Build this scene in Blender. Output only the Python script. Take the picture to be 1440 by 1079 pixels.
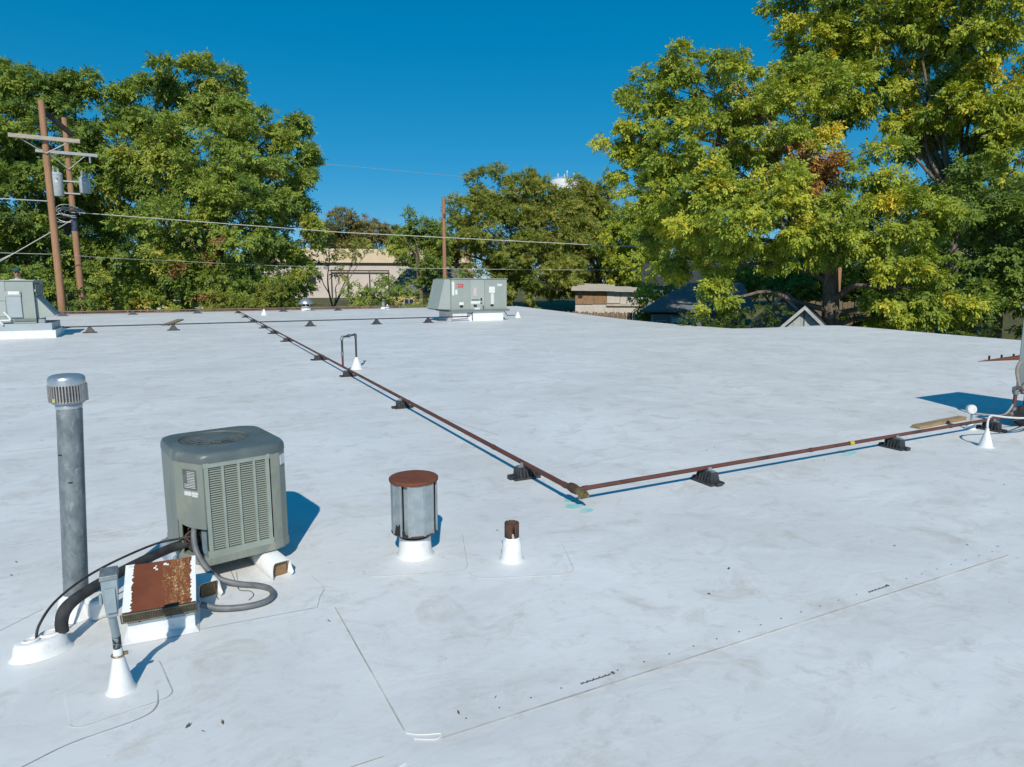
import bpy, math, random
import numpy as np
from mathutils import Vector, Matrix

# ------------------------------------------------------------------ camera, sky, sun, exposure
scene = bpy.context.scene
for o in list(bpy.data.objects):
    bpy.data.objects.remove(o)
COL = scene.collection
R = math.radians
CAM_H = 1.7                                    # metres above the roof; roof plane is z = 0, building axes are x and y

cam_d = bpy.data.cameras.new('camera')
cam_d.sensor_width = 36.0
cam_d.lens = 23.5
cam_d.clip_start = 0.05
cam_d.clip_end = 3000.0
cam = bpy.data.objects.new('camera', cam_d)
COL.objects.link(cam)
cam.location = (0, 0, CAM_H)
cam.rotation_euler = (R(90 - 8.68), 0, R(-27.6))
scene.camera = cam

SUN_EL = 39.0
SUN_AZ = 203.5                                 # clockwise from +Y
world = bpy.data.worlds.new('World')
scene.world = world
world.use_nodes = True
wn = world.node_tree
for n in list(wn.nodes):
    wn.nodes.remove(n)
sky = wn.nodes.new('ShaderNodeTexSky')
sky.sky_type = 'NISHITA'
sky.sun_disc = False
sky.sun_elevation = R(SUN_EL)
sky.sun_rotation = R(SUN_AZ)
sky.altitude = 3000.0
sky.air_density = 1.0
sky.dust_density = 0.1
sky.ozone_density = 10.0
gam = wn.nodes.new('ShaderNodeGamma')
gam.inputs['Gamma'].default_value = 0.5        # the photograph holds back the bright horizon
hsv = wn.nodes.new('ShaderNodeHueSaturation')
hsv.inputs['Hue'].default_value = 0.489
hsv.inputs['Saturation'].default_value = 1.68
hsv.inputs['Value'].default_value = 2.33
bg = wn.nodes.new('ShaderNodeBackground')
bg.inputs['Strength'].default_value = 0.10
wo = wn.nodes.new('ShaderNodeOutputWorld')
wn.links.new(sky.outputs[0], gam.inputs['Color'])
wn.links.new(gam.outputs[0], hsv.inputs['Color'])
wn.links.new(hsv.outputs[0], bg.inputs['Color'])
wn.links.new(bg.outputs[0], wo.inputs['Surface'])

sun_d = bpy.data.lights.new('sun', 'SUN')
sun_d.energy = 3.75
sun_d.angle = R(0.53)
sun_d.color = (1.0, 0.945, 0.82)
sun = bpy.data.objects.new('sun', sun_d)
COL.objects.link(sun)
sun.location = (-10, -20, 30)
_h = R(SUN_AZ + 180)
sun.rotation_euler = Vector((math.sin(_h) * math.cos(R(SUN_EL)), math.cos(_h) * math.cos(R(SUN_EL)), -math.sin(R(SUN_EL)))).to_track_quat('-Z', 'Y').to_euler()

vs = scene.view_settings
scene.display_settings.display_device = 'sRGB'
vs.view_transform = 'Standard'
vs.look = 'None'
vs.exposure = 0.0
vs.gamma = 1.0
vs.use_curve_mapping = False
scene.render.engine = 'CYCLES'
scene.cycles.max_bounces = 6
scene.cycles.transparent_max_bounces = 4

# ------------------------------------------------------------------ mesh helpers
class MB:
    """collects shapes and links them as ONE mesh object"""
    def __init__(self):
        self.v = []; self.f = []; self.mi = []
    def _add(self, vs_, fs, mi=0):
        b = len(self.v)
        self.v += [tuple(p) for p in vs_]
        self.f += [tuple(i + b for i in f) for f in fs]
        self.mi += [mi] * len(fs)
        return self
    def box(self, c, s, rz=0.0, mi=0, rot=None):
        hx, hy, hz = s[0] / 2, s[1] / 2, s[2] / 2
        m = rot if rot is not None else Matrix.Rotation(rz, 3, 'Z')
        P = [m @ Vector((x, y, z)) + Vector(c) for z in (-hz, hz) for x, y in ((-hx, -hy), (hx, -hy), (hx, hy), (-hx, hy))]
        return self._add(P, [(3, 2, 1, 0), (4, 5, 6, 7), (0, 1, 5, 4), (1, 2, 6, 5), (2, 3, 7, 6), (3, 0, 4, 7)], mi)
    def prism(self, poly, z0, z1, mi=0, top=None, cap=True):
        n = len(poly); tp = top or poly
        P = [(x, y, z0) for x, y in poly] + [(x, y, z1) for x, y in tp]
        F = [(i, (i + 1) % n, n + (i + 1) % n, n + i) for i in range(n)]
        if cap:
            F += [tuple(range(n - 1, -1, -1)), tuple(range(n, 2 * n))]
        return self._add(P, F, mi)
    def hull8(self, P, mi=0):
        """box given by eight corners: bottom ring then top ring, anticlockwise from above"""
        return self._add(P, [(3, 2, 1, 0), (4, 5, 6, 7), (0, 1, 5, 4), (1, 2, 6, 5), (2, 3, 7, 6), (3, 0, 4, 7)], mi)
    def lathe(self, prof, n=24, c=(0, 0, 0), mi=0, sx=1.0, sy=1.0, caps=True, axis=None):
        """profile of (radius, height) pairs turned round z"""
        P = []; F = []
        for r, z in prof:
            for k in range(n):
                a = 2 * math.pi * k / n
                P.append(Vector((r * math.cos(a) * sx, r * math.sin(a) * sy, z)))
        for i in range(len(prof) - 1):
            for k in range(n):
                k2 = (k + 1) % n
                F.append((i * n + k, i * n + k2, (i + 1) * n + k2, (i + 1) * n + k))
        if caps:
            F.append(tuple(range(n - 1, -1, -1)))
            F.append(tuple((len(prof) - 1) * n + k for k in range(n)))
        if axis is not None:
            q = Vector(axis).to_track_quat('Z', 'Y')
            P = [q @ p for p in P]
        return self._add([p + Vector(c) for p in P], F, mi)
    def tube(self, pts, r, n=8, mi=0, smooth=0, caps=True):
        pts = [Vector(p) for p in pts]
        rs = list(r) if isinstance(r, (list, tuple)) else [r] * len(pts)
        if smooth and len(pts) > 2:
            Q = []; RR = []
            for i in range(len(pts) - 1):
                p0 = pts[max(i - 1, 0)]; p1 = pts[i]; p2 = pts[i + 1]; p3 = pts[min(i + 2, len(pts) - 1)]
                for k in range(smooth):
                    t = k / smooth
                    Q.append(0.5 * ((2 * p1) + (p2 - p0) * t + (2 * p0 - 5 * p1 + 4 * p2 - p3) * t * t + (3 * p1 - p0 - 3 * p2 + p3) * t ** 3))
                    RR.append(rs[i] * (1 - t) + rs[i + 1] * t)
            Q.append(pts[-1]); RR.append(rs[-1]); pts = Q; rs = RR
        P = []; F = []
        prev = None
        for i, p in enumerate(pts):
            d = (pts[min(i + 1, len(pts) - 1)] - pts[max(i - 1, 0)])
            d = d.normalized() if d.length > 1e-9 else Vector((0, 0, 1))
            if prev is None:
                a = Vector((0, 0, 1)) if abs(d.z) < 0.9 else Vector((1, 0, 0))
                u = d.cross(a).normalized()
            else:
                u = (prev - d * prev.dot(d))
                u = u.normalized() if u.length > 1e-6 else d.orthogonal().normalized()
            prev = u
            w = d.cross(u)
            for k in range(n):
                a = 2 * math.pi * k / n
                P.append(p + (u * math.cos(a) + w * math.sin(a)) * rs[i])
        for i in range(len(pts) - 1):
            for k in range(n):
                k2 = (k + 1) % n
                F.append((i * n + k, i * n + k2, (i + 1) * n + k2, (i + 1) * n + k))
        if caps:
            F.append(tuple(range(n - 1, -1, -1)))
            F.append(tuple((len(pts) - 1) * n + k for k in range(n)))
        return self._add(P, F, mi)
    def mesh(self, name, mats):
        me = bpy.data.meshes.new(name)
        me.from_pydata(self.v, [], self.f)
        for m in (mats if isinstance(mats, (list, tuple)) else [mats]):
            me.materials.append(m)
        if any(self.mi):
            me.polygons.foreach_set('material_index', self.mi)
        me.update()
        return me
    def build(self, name, mats, parent=None, smooth=False, bevel=0.0, loc=(0, 0, 0), seg=2):
        me = self.mesh(name, mats)
        return link(name, me, parent, smooth, bevel, loc, seg)

def link(name, me, parent=None, smooth=False, bevel=0.0, loc=(0, 0, 0), seg=2):
    o = bpy.data.objects.new(name, me)
    COL.objects.link(o)
    if parent is not None:
        o.parent = parent
    o.location = loc
    if bevel:
        b = o.modifiers.new('bevel', 'BEVEL')
        b.width = bevel; b.segments = seg; b.limit_method = 'ANGLE'; b.angle_limit = R(35)
    if smooth:
        me.polygons.foreach_set('use_smooth', [True] * len(me.polygons))
        me.set_sharp_from_angle(angle=R(40))
    return o

def thing(name, label, cat, loc=(0, 0, 0), rz=0.0, group=None):
    o = bpy.data.objects.new(name, None)
    o.empty_display_size = 0.2
    COL.objects.link(o)
    o.location = loc
    o.rotation_euler = (0, 0, rz)
    return tag(o, label, cat, group)

def tag(o, label=None, cat=None, group=None, kind=None):
    if label: o['label'] = label
    if cat: o['category'] = cat
    if group: o['group'] = group
    if kind: o['kind'] = kind
    return o

def copy_tree(src, parent=None):
    c = src.copy()
    COL.objects.link(c)
    c.parent = parent
    for ch in src.children:
        copy_tree(ch, c)
    return c

# ------------------------------------------------------------------ materials
class NT:
    def __init__(self, name):
        self.m = bpy.data.materials.new(name)
        self.m.use_nodes = True
        self.t = self.m.node_tree
        self.b = self.t.nodes['Principled BSDF']
        self.out = self.t.nodes['Material Output']
    def n(self, kind, **kw):
        x = self.t.nodes.new(kind)
        for k, v in kw.items():
            setattr(x, k, v)
        return x
    def l(self, a, b):
        self.t.links.new(a, b)
    def coord(self, scale=(1, 1, 1), rot=(0, 0, 0)):
        tc = self.n('ShaderNodeTexCoord'); mp = self.n('ShaderNodeMapping')
        mp.inputs['Scale'].default_value = scale
        mp.inputs['Rotation'].default_value = rot
        self.l(tc.outputs['Object'], mp.inputs['Vector'])
        return mp.outputs[0]
    def noise(self, vec, scale, detail=4, rough=0.55, dist=0.0):
        x = self.n('ShaderNodeTexNoise')
        x.inputs['Scale'].default_value = scale
        x.inputs['Detail'].default_value = detail
        x.inputs['Roughness'].default_value = rough
        x.inputs['Distortion'].default_value = dist
        self.l(vec, x.inputs['Vector'])
        return x.outputs['Fac']
    def ramp(self, fac, stops):
        x = self.n('ShaderNodeValToRGB')
        e = x.color_ramp.elements
        while len(e) < len(stops):
            e.new(0.5)
        for el, (p, c) in zip(e, stops):
            el.position = p
            el.color = (c, c, c, 1) if isinstance(c, (int, float)) else (*c, 1)
        self.l(fac, x.inputs['Fac'])
        return x.outputs['Color']
    def mix(self, fac, a, b, mode='MIX'):
        x = self.n('ShaderNodeMix', data_type='RGBA', blend_type=mode)
        for s, v in ((x.inputs[0], fac), (x.inputs[6], a), (x.inputs[7], b)):
            if hasattr(v, 'is_output'):
                self.l(v, s)
            elif isinstance(v, (int, float)):
                s.default_value = v
            else:
                s.default_value = (*v, 1)
        return x.outputs[2]
    def bump(self, h, strength=0.2, dist=0.01):
        x = self.n('ShaderNodeBump')
        x.inputs['Strength'].default_value = strength
        x.inputs['Distance'].default_value = dist
        self.l(h, x.inputs['Height'])
        self.l(x.outputs[0], self.b.inputs['Normal'])
    def set(self, col=None, rough=None, metal=None, spec=None):
        for k, v in (('Base Color', col), ('Roughness', rough), ('Metallic', metal), ('Specular IOR Level', spec)):
            if v is None:
                continue
            s = self.b.inputs[k]
            if hasattr(v, 'is_output'):
                self.l(v, s)
            elif isinstance(v, (int, float)):
                s.default_value = v
            else:
                s.default_value = (*v, 1)
        return self.m

def weathered(name, c1, c2, scale=6.0, rough=0.5, metal=0.0, lo=0.4, hi=0.65, stretch=(1, 1, 1), bump=0.0, spots=None, spec=None, bscale=40, rvar=0.0):
    """two tones mixed by uneven noise, with an optional third tone in patches"""
    t = NT(name)
    v = t.coord(stretch)
    n = t.noise(v, scale, 6, 0.62)
    col = t.mix(t.ramp(n, [(lo, 0.0), (hi, 1.0)]), c1, c2)
    if spots:
        c3, sc, l3, h3 = spots
        col = t.mix(t.ramp(t.noise(v, sc, 5, 0.65, 0.4), [(l3, 0.0), (h3, 1.0)]), col, c3)
    rg = rough
    if rvar:
        rg = t.ramp(t.noise(v, scale * 2.3, 4), [(0.3, max(0.05, rough - rvar)), (0.7, min(1, rough + rvar))])
    if bump:
        t.bump(t.noise(v, bscale, 4), bump, 0.005)
    return t.set(col, rg, metal, spec)

M = {}
def membrane():
    t = NT('white_membrane')
    v = t.coord()
    vx = t.coord((0.62, 1.15, 1), (0, 0, R(-8)))
    col = t.mix(t.ramp(t.noise(v, 0.55, 5, 0.6), [(0.35, 0.0), (0.65, 1.0)]), (0.80, 0.80, 0.80), (0.70, 0.70, 0.70))
    col = t.mix(t.ramp(t.noise(vx, 1.3, 7, 0.66, 0.7), [(0.48, 0.0), (0.72, 0.75)]), col, (0.63, 0.625, 0.62))
    col = t.mix(t.ramp(t.noise(v, 0.9, 3, 0.5, 1.2), [(0.60, 0.0), (0.66, 0.55)]), col, (0.82, 0.825, 0.83))
    col = t.mix(t.ramp(t.noise(v, 2.6, 8, 0.72, 0.8), [(0.52, 0.0), (0.72, 0.85)]), col, (0.57, 0.53, 0.48))
    col = t.mix(t.ramp(t.noise(v, 9.0, 6, 0.75, 0.3), [(0.56, 0.0), (0.76, 0.7)]), col, (0.52, 0.51, 0.50))
    vs2 = t.coord((1.0, 7.0, 1), (0, 0, R(25)))
    col = t.mix(t.ramp(t.noise(vs2, 4.0, 4, 0.6, 0.2), [(0.70, 0.0), (0.76, 0.45)]), col, (0.42, 0.41, 0.40))
    vs3 = t.coord((6.0, 1.0, 1), (0, 0, R(38)))
    col = t.mix(t.ramp(t.noise(vs3, 3.1, 4, 0.6, 0.2), [(0.71, 0.0), (0.76, 0.35)]), col, (0.42, 0.41, 0.40))
    col = t.mix(t.ramp(t.noise(v, 38.0, 2, 0.5), [(0.76, 0.0), (0.79, 0.6)]), col, (0.30, 0.29, 0.28))
    h = t.noise(v, 3.0, 5, 0.55, 0.6)
    h2 = t.noise(vx, 5.0, 3, 0.5, 1.0)
    add = t.n('ShaderNodeMath', operation='ADD')
    t.l(h, add.inputs[0]); t.l(h2, add.inputs[1])
    t.bump(add.outputs[0], 0.32, 0.012)
    return t.set(col, 0.55, 0.0, 0.35)
M['membrane'] = membrane()
M['boot'] = weathered('white_flashing', (0.82, 0.82, 0.82), (0.70, 0.695, 0.685), 9, 0.45, lo=0.45, hi=0.75, bump=0.2, bscale=18, spots=((0.55, 0.53, 0.50), 16, 0.60, 0.78))
M['seam_dirt'] = weathered('seam_grime', (0.38, 0.37, 0.36), (0.68, 0.68, 0.67), 5, 0.8, lo=0.35, hi=0.7)
M['seam_lap'] = weathered('seam_weld', (0.78, 0.78, 0.78), (0.70, 0.70, 0.695), 4, 0.5, lo=0.4, hi=0.75, bump=0.1, bscale=10)
M['ink'] = weathered('printed_ink', (0.08, 0.08, 0.08), (0.20, 0.20, 0.20), 60, 0.8)
M['teal'] = weathered('teal_marking_paint', (0.22, 0.63, 0.61), (0.46, 0.75, 0.74), 14, 0.7, lo=0.35, hi=0.65)
M['rustpipe'] = weathered('rust_red_pipe', (0.105, 0.038, 0.030), (0.155, 0.056, 0.040), 5, 0.75, lo=0.35, hi=0.7, bump=0.25, bscale=60, spots=((0.05, 0.028, 0.026), 3.0, 0.58, 0.7))
M['rust'] = weathered('rusted_steel', (0.20, 0.060, 0.026), (0.13, 0.040, 0.020), 9, 0.85, lo=0.35, hi=0.7, bump=0.3, bscale=90, spots=((0.26, 0.12, 0.05), 22, 0.6, 0.75))
M['darkrust'] = weathered('dark_rusted_iron', (0.10, 0.045, 0.028), (0.045, 0.034, 0.03), 18, 0.85, bump=0.3, bscale=90, spots=((0.20, 0.085, 0.035), 12, 0.56, 0.7))
M['brass'] = weathered('weathered_brass', (0.42, 0.29, 0.13), (0.24, 0.15, 0.07), 40, 0.5, 0.7, bump=0.1)
M['blackpipe'] = weathered('black_iron_pipe', (0.03, 0.032, 0.036), (0.06, 0.055, 0.055), 12, 0.5, bump=0.1)
M['rubber'] = weathered('black_recycled_plastic', (0.026, 0.028, 0.033), (0.055, 0.058, 0.064), 25, 0.55, bump=0.25, bscale=80)
M['foam'] = weathered('black_pipe_insulation', (0.022, 0.022, 0.024), (0.05, 0.05, 0.052), 14, 0.8, bump=0.2, bscale=50)
M['cable'] = weathered('black_cable', (0.02, 0.02, 0.022), (0.05, 0.045, 0.04), 20, 0.6)
M['whip'] = weathered('grey_flexible_conduit', (0.13, 0.135, 0.145), (0.20, 0.205, 0.21), 12, 0.5, bump=0.1, bscale=120)
M['galv'] = weathered('galvanised_steel', (0.37, 0.42, 0.45), (0.27, 0.315, 0.345), 16, 0.45, 0.3, lo=0.35, hi=0.68, bump=0.05, rvar=0.1, spots=((0.42, 0.45, 0.47), 30, 0.6, 0.75))
M['galv_dull'] = weathered('dull_galvanised_steel', (0.16, 0.19, 0.21), (0.27, 0.30, 0.315), 20, 0.55, 0.4, lo=0.38, hi=0.62, bump=0.06, stretch=(1, 1, 0.55), spots=((0.42, 0.44, 0.44), 34, 0.56, 0.72))
M['bright'] = weathered('bright_spun_aluminium', (0.62, 0.63, 0.65), (0.50, 0.51, 0.53), 12, 0.32, 0.75, rvar=0.1)
M['alum'] = weathered('pale_cast_aluminium', (0.50, 0.48, 0.47), (0.40, 0.38, 0.37), 20, 0.5, 0.6)
M['condenser'] = weathered('grey_green_cabinet_paint', (0.25, 0.275, 0.24), (0.185, 0.21, 0.185), 5, 0.5, lo=0.35, hi=0.7, stretch=(1, 1, 0.5), bump=0.08, spots=((0.30, 0.30, 0.24), 9, 0.50, 0.72))
M['condenser_top'] = weathered('blue_grey_top_paint', (0.088, 0.112, 0.120), (0.14, 0.165, 0.160), 5, 0.4, lo=0.35, hi=0.7, spots=((0.24, 0.26, 0.21), 6, 0.6, 0.78))
M['slat'] = weathered('louvre_paint', (0.30, 0.34, 0.30), (0.25, 0.285, 0.25), 8, 0.5)
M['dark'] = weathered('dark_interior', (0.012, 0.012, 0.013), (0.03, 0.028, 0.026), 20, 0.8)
M['coil'] = weathered('dusty_coil_fins', (0.05, 0.05, 0.048), (0.10, 0.095, 0.085), 30, 0.7, 0.2, stretch=(6, 6, 1))
M['plate'] = weathered('faded_dark_nameplate', (0.10, 0.105, 0.105), (0.16, 0.16, 0.155), 30, 0.5)
M['sticker'] = weathered('worn_white_sticker', (0.70, 0.70, 0.68), (0.45, 0.45, 0.44), 40, 0.6, lo=0.5, hi=0.8)
M['rtu'] = weathered('sage_grey_unit_paint', (0.335, 0.375, 0.345), (0.295, 0.33, 0.305), 1.5, 0.5, lo=0.4, hi=0.7, bump=0.02)
M['rtu2'] = weathered('pale_sage_panel_paint', (0.385, 0.425, 0.40), (0.35, 0.385, 0.365), 1.5, 0.5, lo=0.4, hi=0.7)
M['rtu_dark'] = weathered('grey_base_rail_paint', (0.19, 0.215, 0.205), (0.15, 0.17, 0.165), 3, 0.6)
M['rtu_blue'] = weathered('bluish_access_panel_paint', (0.40, 0.45, 0.48), (0.36, 0.40, 0.43), 2, 0.45)
M['red'] = weathered('red_badge', (0.55, 0.03, 0.05), (0.42, 0.02, 0.04), 9, 0.5)
M['pink'] = weathered('faded_pink_label', (0.62, 0.50, 0.47), (0.55, 0.45, 0.43), 9, 0.6)
M['white'] = weathered('white_label', (0.80, 0.80, 0.79), (0.70, 0.70, 0.69), 9, 0.5)
M['pvc'] = weathered('white_pvc', (0.80, 0.81, 0.80), (0.70, 0.71, 0.70), 7, 0.35)
M['elec'] = weathered('pale_blue_grey_box_paint', (0.33, 0.40, 0.43), (0.25, 0.31, 0.335), 14, 0.5, 0.15, lo=0.35, hi=0.7, spots=((0.5, 0.53, 0.53), 24, 0.62, 0.72))
M['blue_plate'] = weathered('blue_grey_inner_plate', (0.14, 0.20, 0.24), (0.22, 0.29, 0.33), 14, 0.5)
M['lumber'] = weathered('weathered_lumber', (0.36, 0.25, 0.13), (0.26, 0.18, 0.10), 5, 0.8, stretch=(1, 8, 8), bump=0.2)
M['lumber_end'] = weathered('cut_lumber_end', (0.27, 0.165, 0.075), (0.16, 0.095, 0.05), 26, 0.8, bump=0.2, stretch=(1, 1, 3))
M['pole'] = weathered('reddish_pole_timber', (0.42, 0.225, 0.125), (0.30, 0.155, 0.088), 3, 0.85, stretch=(6, 6, 0.35), bump=0.3, spots=((0.44, 0.28, 0.18), 4, 0.55, 0.75))
M['pole_grey'] = weathered('greyed_timber', (0.50, 0.43, 0.35), (0.36, 0.30, 0.24), 3, 0.85, stretch=(1, 5, 5), bump=0.3)
M['pole_dark'] = weathered('dark_creosoted_timber', (0.07, 0.055, 0.045), (0.12, 0.09, 0.07), 3, 0.85)
M['steel_arm'] = weathered('pale_steel_arm', (0.45, 0.46, 0.46), (0.38, 0.385, 0.385), 6, 0.5, 0.3)
M['transformer'] = weathered('pale_grey_tank_paint', (0.47, 0.53, 0.55), (0.40, 0.45, 0.47), 4, 0.45)
M['ceramic'] = weathered('grey_porcelain', (0.35, 0.36, 0.37), (0.28, 0.29, 0.30), 9, 0.3)
M['wire'] = weathered('aluminium_wire', (0.55, 0.54, 0.50), (0.46, 0.45, 0.42), 3, 0.6, 0.1)
M['wire_dark'] = weathered('dark_wire', (0.06, 0.06, 0.06), (0.10, 0.10, 0.10), 3, 0.7)
M['band'] = weathered('dark_blue_pole_wrap', (0.03, 0.045, 0.08), (0.06, 0.075, 0.11), 5, 0.6)
M['bark'] = weathered('grey_brown_bark', (0.22, 0.175, 0.135), (0.10, 0.078, 0.062), 7, 0.9, stretch=(1, 1, 0.35), bump=0.6, bscale=16, spots=((0.38, 0.32, 0.27), 5, 0.56, 0.7))
M['twig'] = weathered('grey_twig_bark', (0.20, 0.165, 0.13), (0.12, 0.10, 0.08), 7, 0.9)
M['trim'] = weathered('brown_edge_metal', (0.17, 0.10, 0.075), (0.24, 0.17, 0.13), 1.2, 0.6, lo=0.4, hi=0.7)
M['stucco'] = weathered('building_stucco', (0.45, 0.42, 0.38), (0.38, 0.355, 0.32), 3, 0.9, bump=0.2)

# ------------------------------------------------------------------ the setting: ground and the roof
GROUND_Z = -3.0
def ground_z(x, y):
    d = math.hypot(x, y)
    s = min(1.0, max(0.0, (d - 48.0) / 60.0)); s = s * s * (3 - 2 * s)
    return GROUND_Z + 2.05 * s
def make_ground():
    t = NT('dry_grass_ground')
    v = t.coord()
    col = t.mix(t.ramp(t.noise(v, 0.12, 6, 0.65), [(0.38, 0.0), (0.62, 1.0)]), (0.085, 0.098, 0.035), (0.20, 0.165, 0.095))
    col = t.mix(t.ramp(t.noise(v, 1.7, 6, 0.7), [(0.45, 0.0), (0.7, 1.0)]), col, (0.055, 0.072, 0.024))
    t.bump(t.noise(v, 6.0, 5), 0.6, 0.1)
    m = t.set(col, 0.95, 0.0, 0.1)
    xs = list(range(-120, 241, 6)); ys = list(range(-60, 301, 6))
    xs = [-1500, -700, -300] + xs + [320, 700, 1500]; ys = [-1500, -700, -200] + ys + [400, 800, 2000]
    b = MB()
    b.v = [(x, y, ground_z(x, y)) for y in ys for x in xs]
    nx = len(xs)
    b.f = [(j * nx + i, j * nx + i + 1, (j + 1) * nx + i + 1, (j + 1) * nx + i) for j in range(len(ys) - 1) for i in range(nx - 1)]
    b.mi = [0] * len(b.f)
    o = b.build('ground', m, smooth=True)
    tag(o, 'dry patchy grass ground around the buildings', kind='structure')
make_ground()

ROOF_X0, ROOF_X1, ROOF_Y0, ROOF_Y1 = -17.0, 22.0, -10.0, 41.6
EDGE_Y = [-10, 10.4, 13.1, 15.0, 16.6, 18.7, 21.2, 24.3, 29.0, 36.0, 41.6]
EDGE_Z = [0.0, 0.0, 0.04, 0.085, 0.09, -0.12, -0.34, -0.37, -0.33, -0.14, -0.01]
def roof_z(x, y):
    s = min(1.0, max(0.0, (x - 15.5) / 6.5)); s = s * s * (3 - 2 * s)
    return float(np.interp(y, EDGE_Y, EDGE_Z)) * s

bld = thing('commercial_building', 'flat-roofed building under a dirty white membrane roof that fills the foreground', 'building', (0, 0, 0))
def make_roof():
    xs = np.concatenate([np.arange(ROOF_X0, 12.0, 1.0), np.linspace(12.0, ROOF_X1, 41)])
    ys = np.linspace(ROOF_Y0, ROOF_Y1, 130)
    b = MB()
    b.v = [(float(x), float(y), roof_z(x, y)) for y in ys for x in xs]
    nx = len(xs)
    b.f = [(j * nx + i, j * nx + i + 1, (j + 1) * nx + i + 1, (j + 1) * nx + i) for j in range(len(ys) - 1) for i in range(nx - 1)]
    b.mi = [0] * len(b.f)
    tag(b.build('roof_membrane', M['membrane'], bld, smooth=True), 'white sheet membrane covering the roof')
    w = MB()
    T = 0.3
    w.box(((ROOF_X0 + ROOF_X1) / 2, ROOF_Y1 - T / 2, -1.75), (ROOF_X1 - ROOF_X0, T, 2.5))
    w.box((ROOF_X1 - T / 2, (ROOF_Y0 + ROOF_Y1 - T) / 2, -1.75), (T, ROOF_Y1 - ROOF_Y0 - T, 2.5))
    w.box(((ROOF_X0 + ROOF_X1 - T) / 2, ROOF_Y0 + T / 2, -1.75), (ROOF_X1 - ROOF_X0 - T, T, 2.5))
    w.box((ROOF_X0 + T / 2, (ROOF_Y0 + ROOF_Y1) / 2, -1.75), (T, ROOF_Y1 - ROOF_Y0 - 2 * T, 2.5))
    w.build('wall', M['stucco'], bld)
    # brown metal along the far edge, white drip edge along the right one
    e = MB(); e.box(((ROOF_X0 + 15.5) / 2, ROOF_Y1 + 0.035, -0.11), (15.5 - ROOF_X0, 0.06, 0.34)); e.build('edge_trim', M['trim'], bld)
    e = MB(); e.box((18.8, ROOF_Y1 + 0.035, -0.15), (6.5, 0.06, 0.28)); e.build('edge_trim', M['seam_lap'], bld)
    e = MB()
    yy = list(np.linspace(ROOF_Y0, ROOF_Y1, 60))
    for a, c in zip(yy[:-1], yy[1:]):
        za, zc = roof_z(22, a), roof_z(22, c)
        e.hull8([(22.004, a, za - 0.3), (22.06, a, za - 0.3), (22.06, c, zc - 0.3), (22.004, c, zc - 0.3),
                 (22.004, a, za + 0.012), (22.06, a, za + 0.012), (22.06, c, zc + 0.012), (22.004, c, zc + 0.012)])
    e.build('edge_trim', M['seam_lap'], bld)
make_roof()

def ribbon(b, pts, w, z=0.005, mi=0):
    """flat strip along a path on the roof"""
    P = [Vector((x, y, 0)) for x, y in pts]
    vv = []
    for i, p in enumerate(P):
        d = (P[min(i + 1, len(P) - 1)] - P[max(i - 1, 0)]).normalized()
        s = Vector((-d.y, d.x, 0)) * w / 2
        for q in (p + s, p - s):
            vv.append((q.x, q.y, roof_z(q.x, q.y) + z))
    return b._add(vv, [(2 * i, 2 * i + 1, 2 * i + 3, 2 * i + 2) for i in range(len(P) - 1)], mi)
def seam(pts, w=0.006, m='seam_dirt', z=0.005):
    return ribbon(MB(), pts, w, z).build('seam', M[m], bld)
def sub(a, b_, n):
    return [(a[0] + (b_[0] - a[0]) * i / n, a[1] + (b_[1] - a[1]) * i / n) for i in range(n + 1)]
def smooth2(pts, k=6):
    out = []
    for i in range(len(pts) - 1):
        p0, p1, p2, p3 = [Vector((*pts[min(max(j, 0), len(pts) - 1)], 0)) for j in (i - 1, i, i + 1, i + 2)]
        for s in range(k):
            t = s / k
            q = 0.5 * ((2 * p1) + (p2 - p0) * t + (2 * p0 - 5 * p1 + 4 * p2 - p3) * t * t + (3 * p1 - p0 - 3 * p2 + p3) * t ** 3)
            out.append((q.x, q.y))
    out.append(pts[-1])
    return out
# laps between the membrane sheets
seam(sub((0.82, 2.145), (4.6, 2.085), 20), 0.009)
seam(sub((-2.4, 2.17), (0.60, 2.15), 12), 0.005)
seam(sub((0.703, 3.36), (0.712, 2.25), 8), 0.007)
seam(sub((-1.8, 3.62), (-0.86, 3.83), 6), 0.005)
seam(sub((-0.86, 3.83), (-0.66, 4.05), 3), 0.004)
seam(smooth2([(-0.125, 2.98), (-0.128, 2.86), (-0.19, 2.80), (-0.40, 2.76), (-0.53, 2.70), (-0.75, 2.58)]), 0.005)
seam(sub((0.05, 3.44), (0.62, 3.40), 5), 0.003)
seam(smooth2([(0.62, 3.40), (0.66, 3.52), (0.70, 3.62), (0.67, 3.80)]), 0.0028)
seam(sub((2.95, 8.15), (3.25, 6.55), 6), 0.006)
for k, y in enumerate((5.15, 8.2, 14.3, 20.4, 32.7)):
    seam(sub((-9 - k, y), (21.9, y + 0.02), 50), 0.03, 'seam_lap', 0.0015)
seam(sub((14.2, 26.3), (21.9, 26.1), 20), 0.03, 'seam_lap', 0.002)
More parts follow.
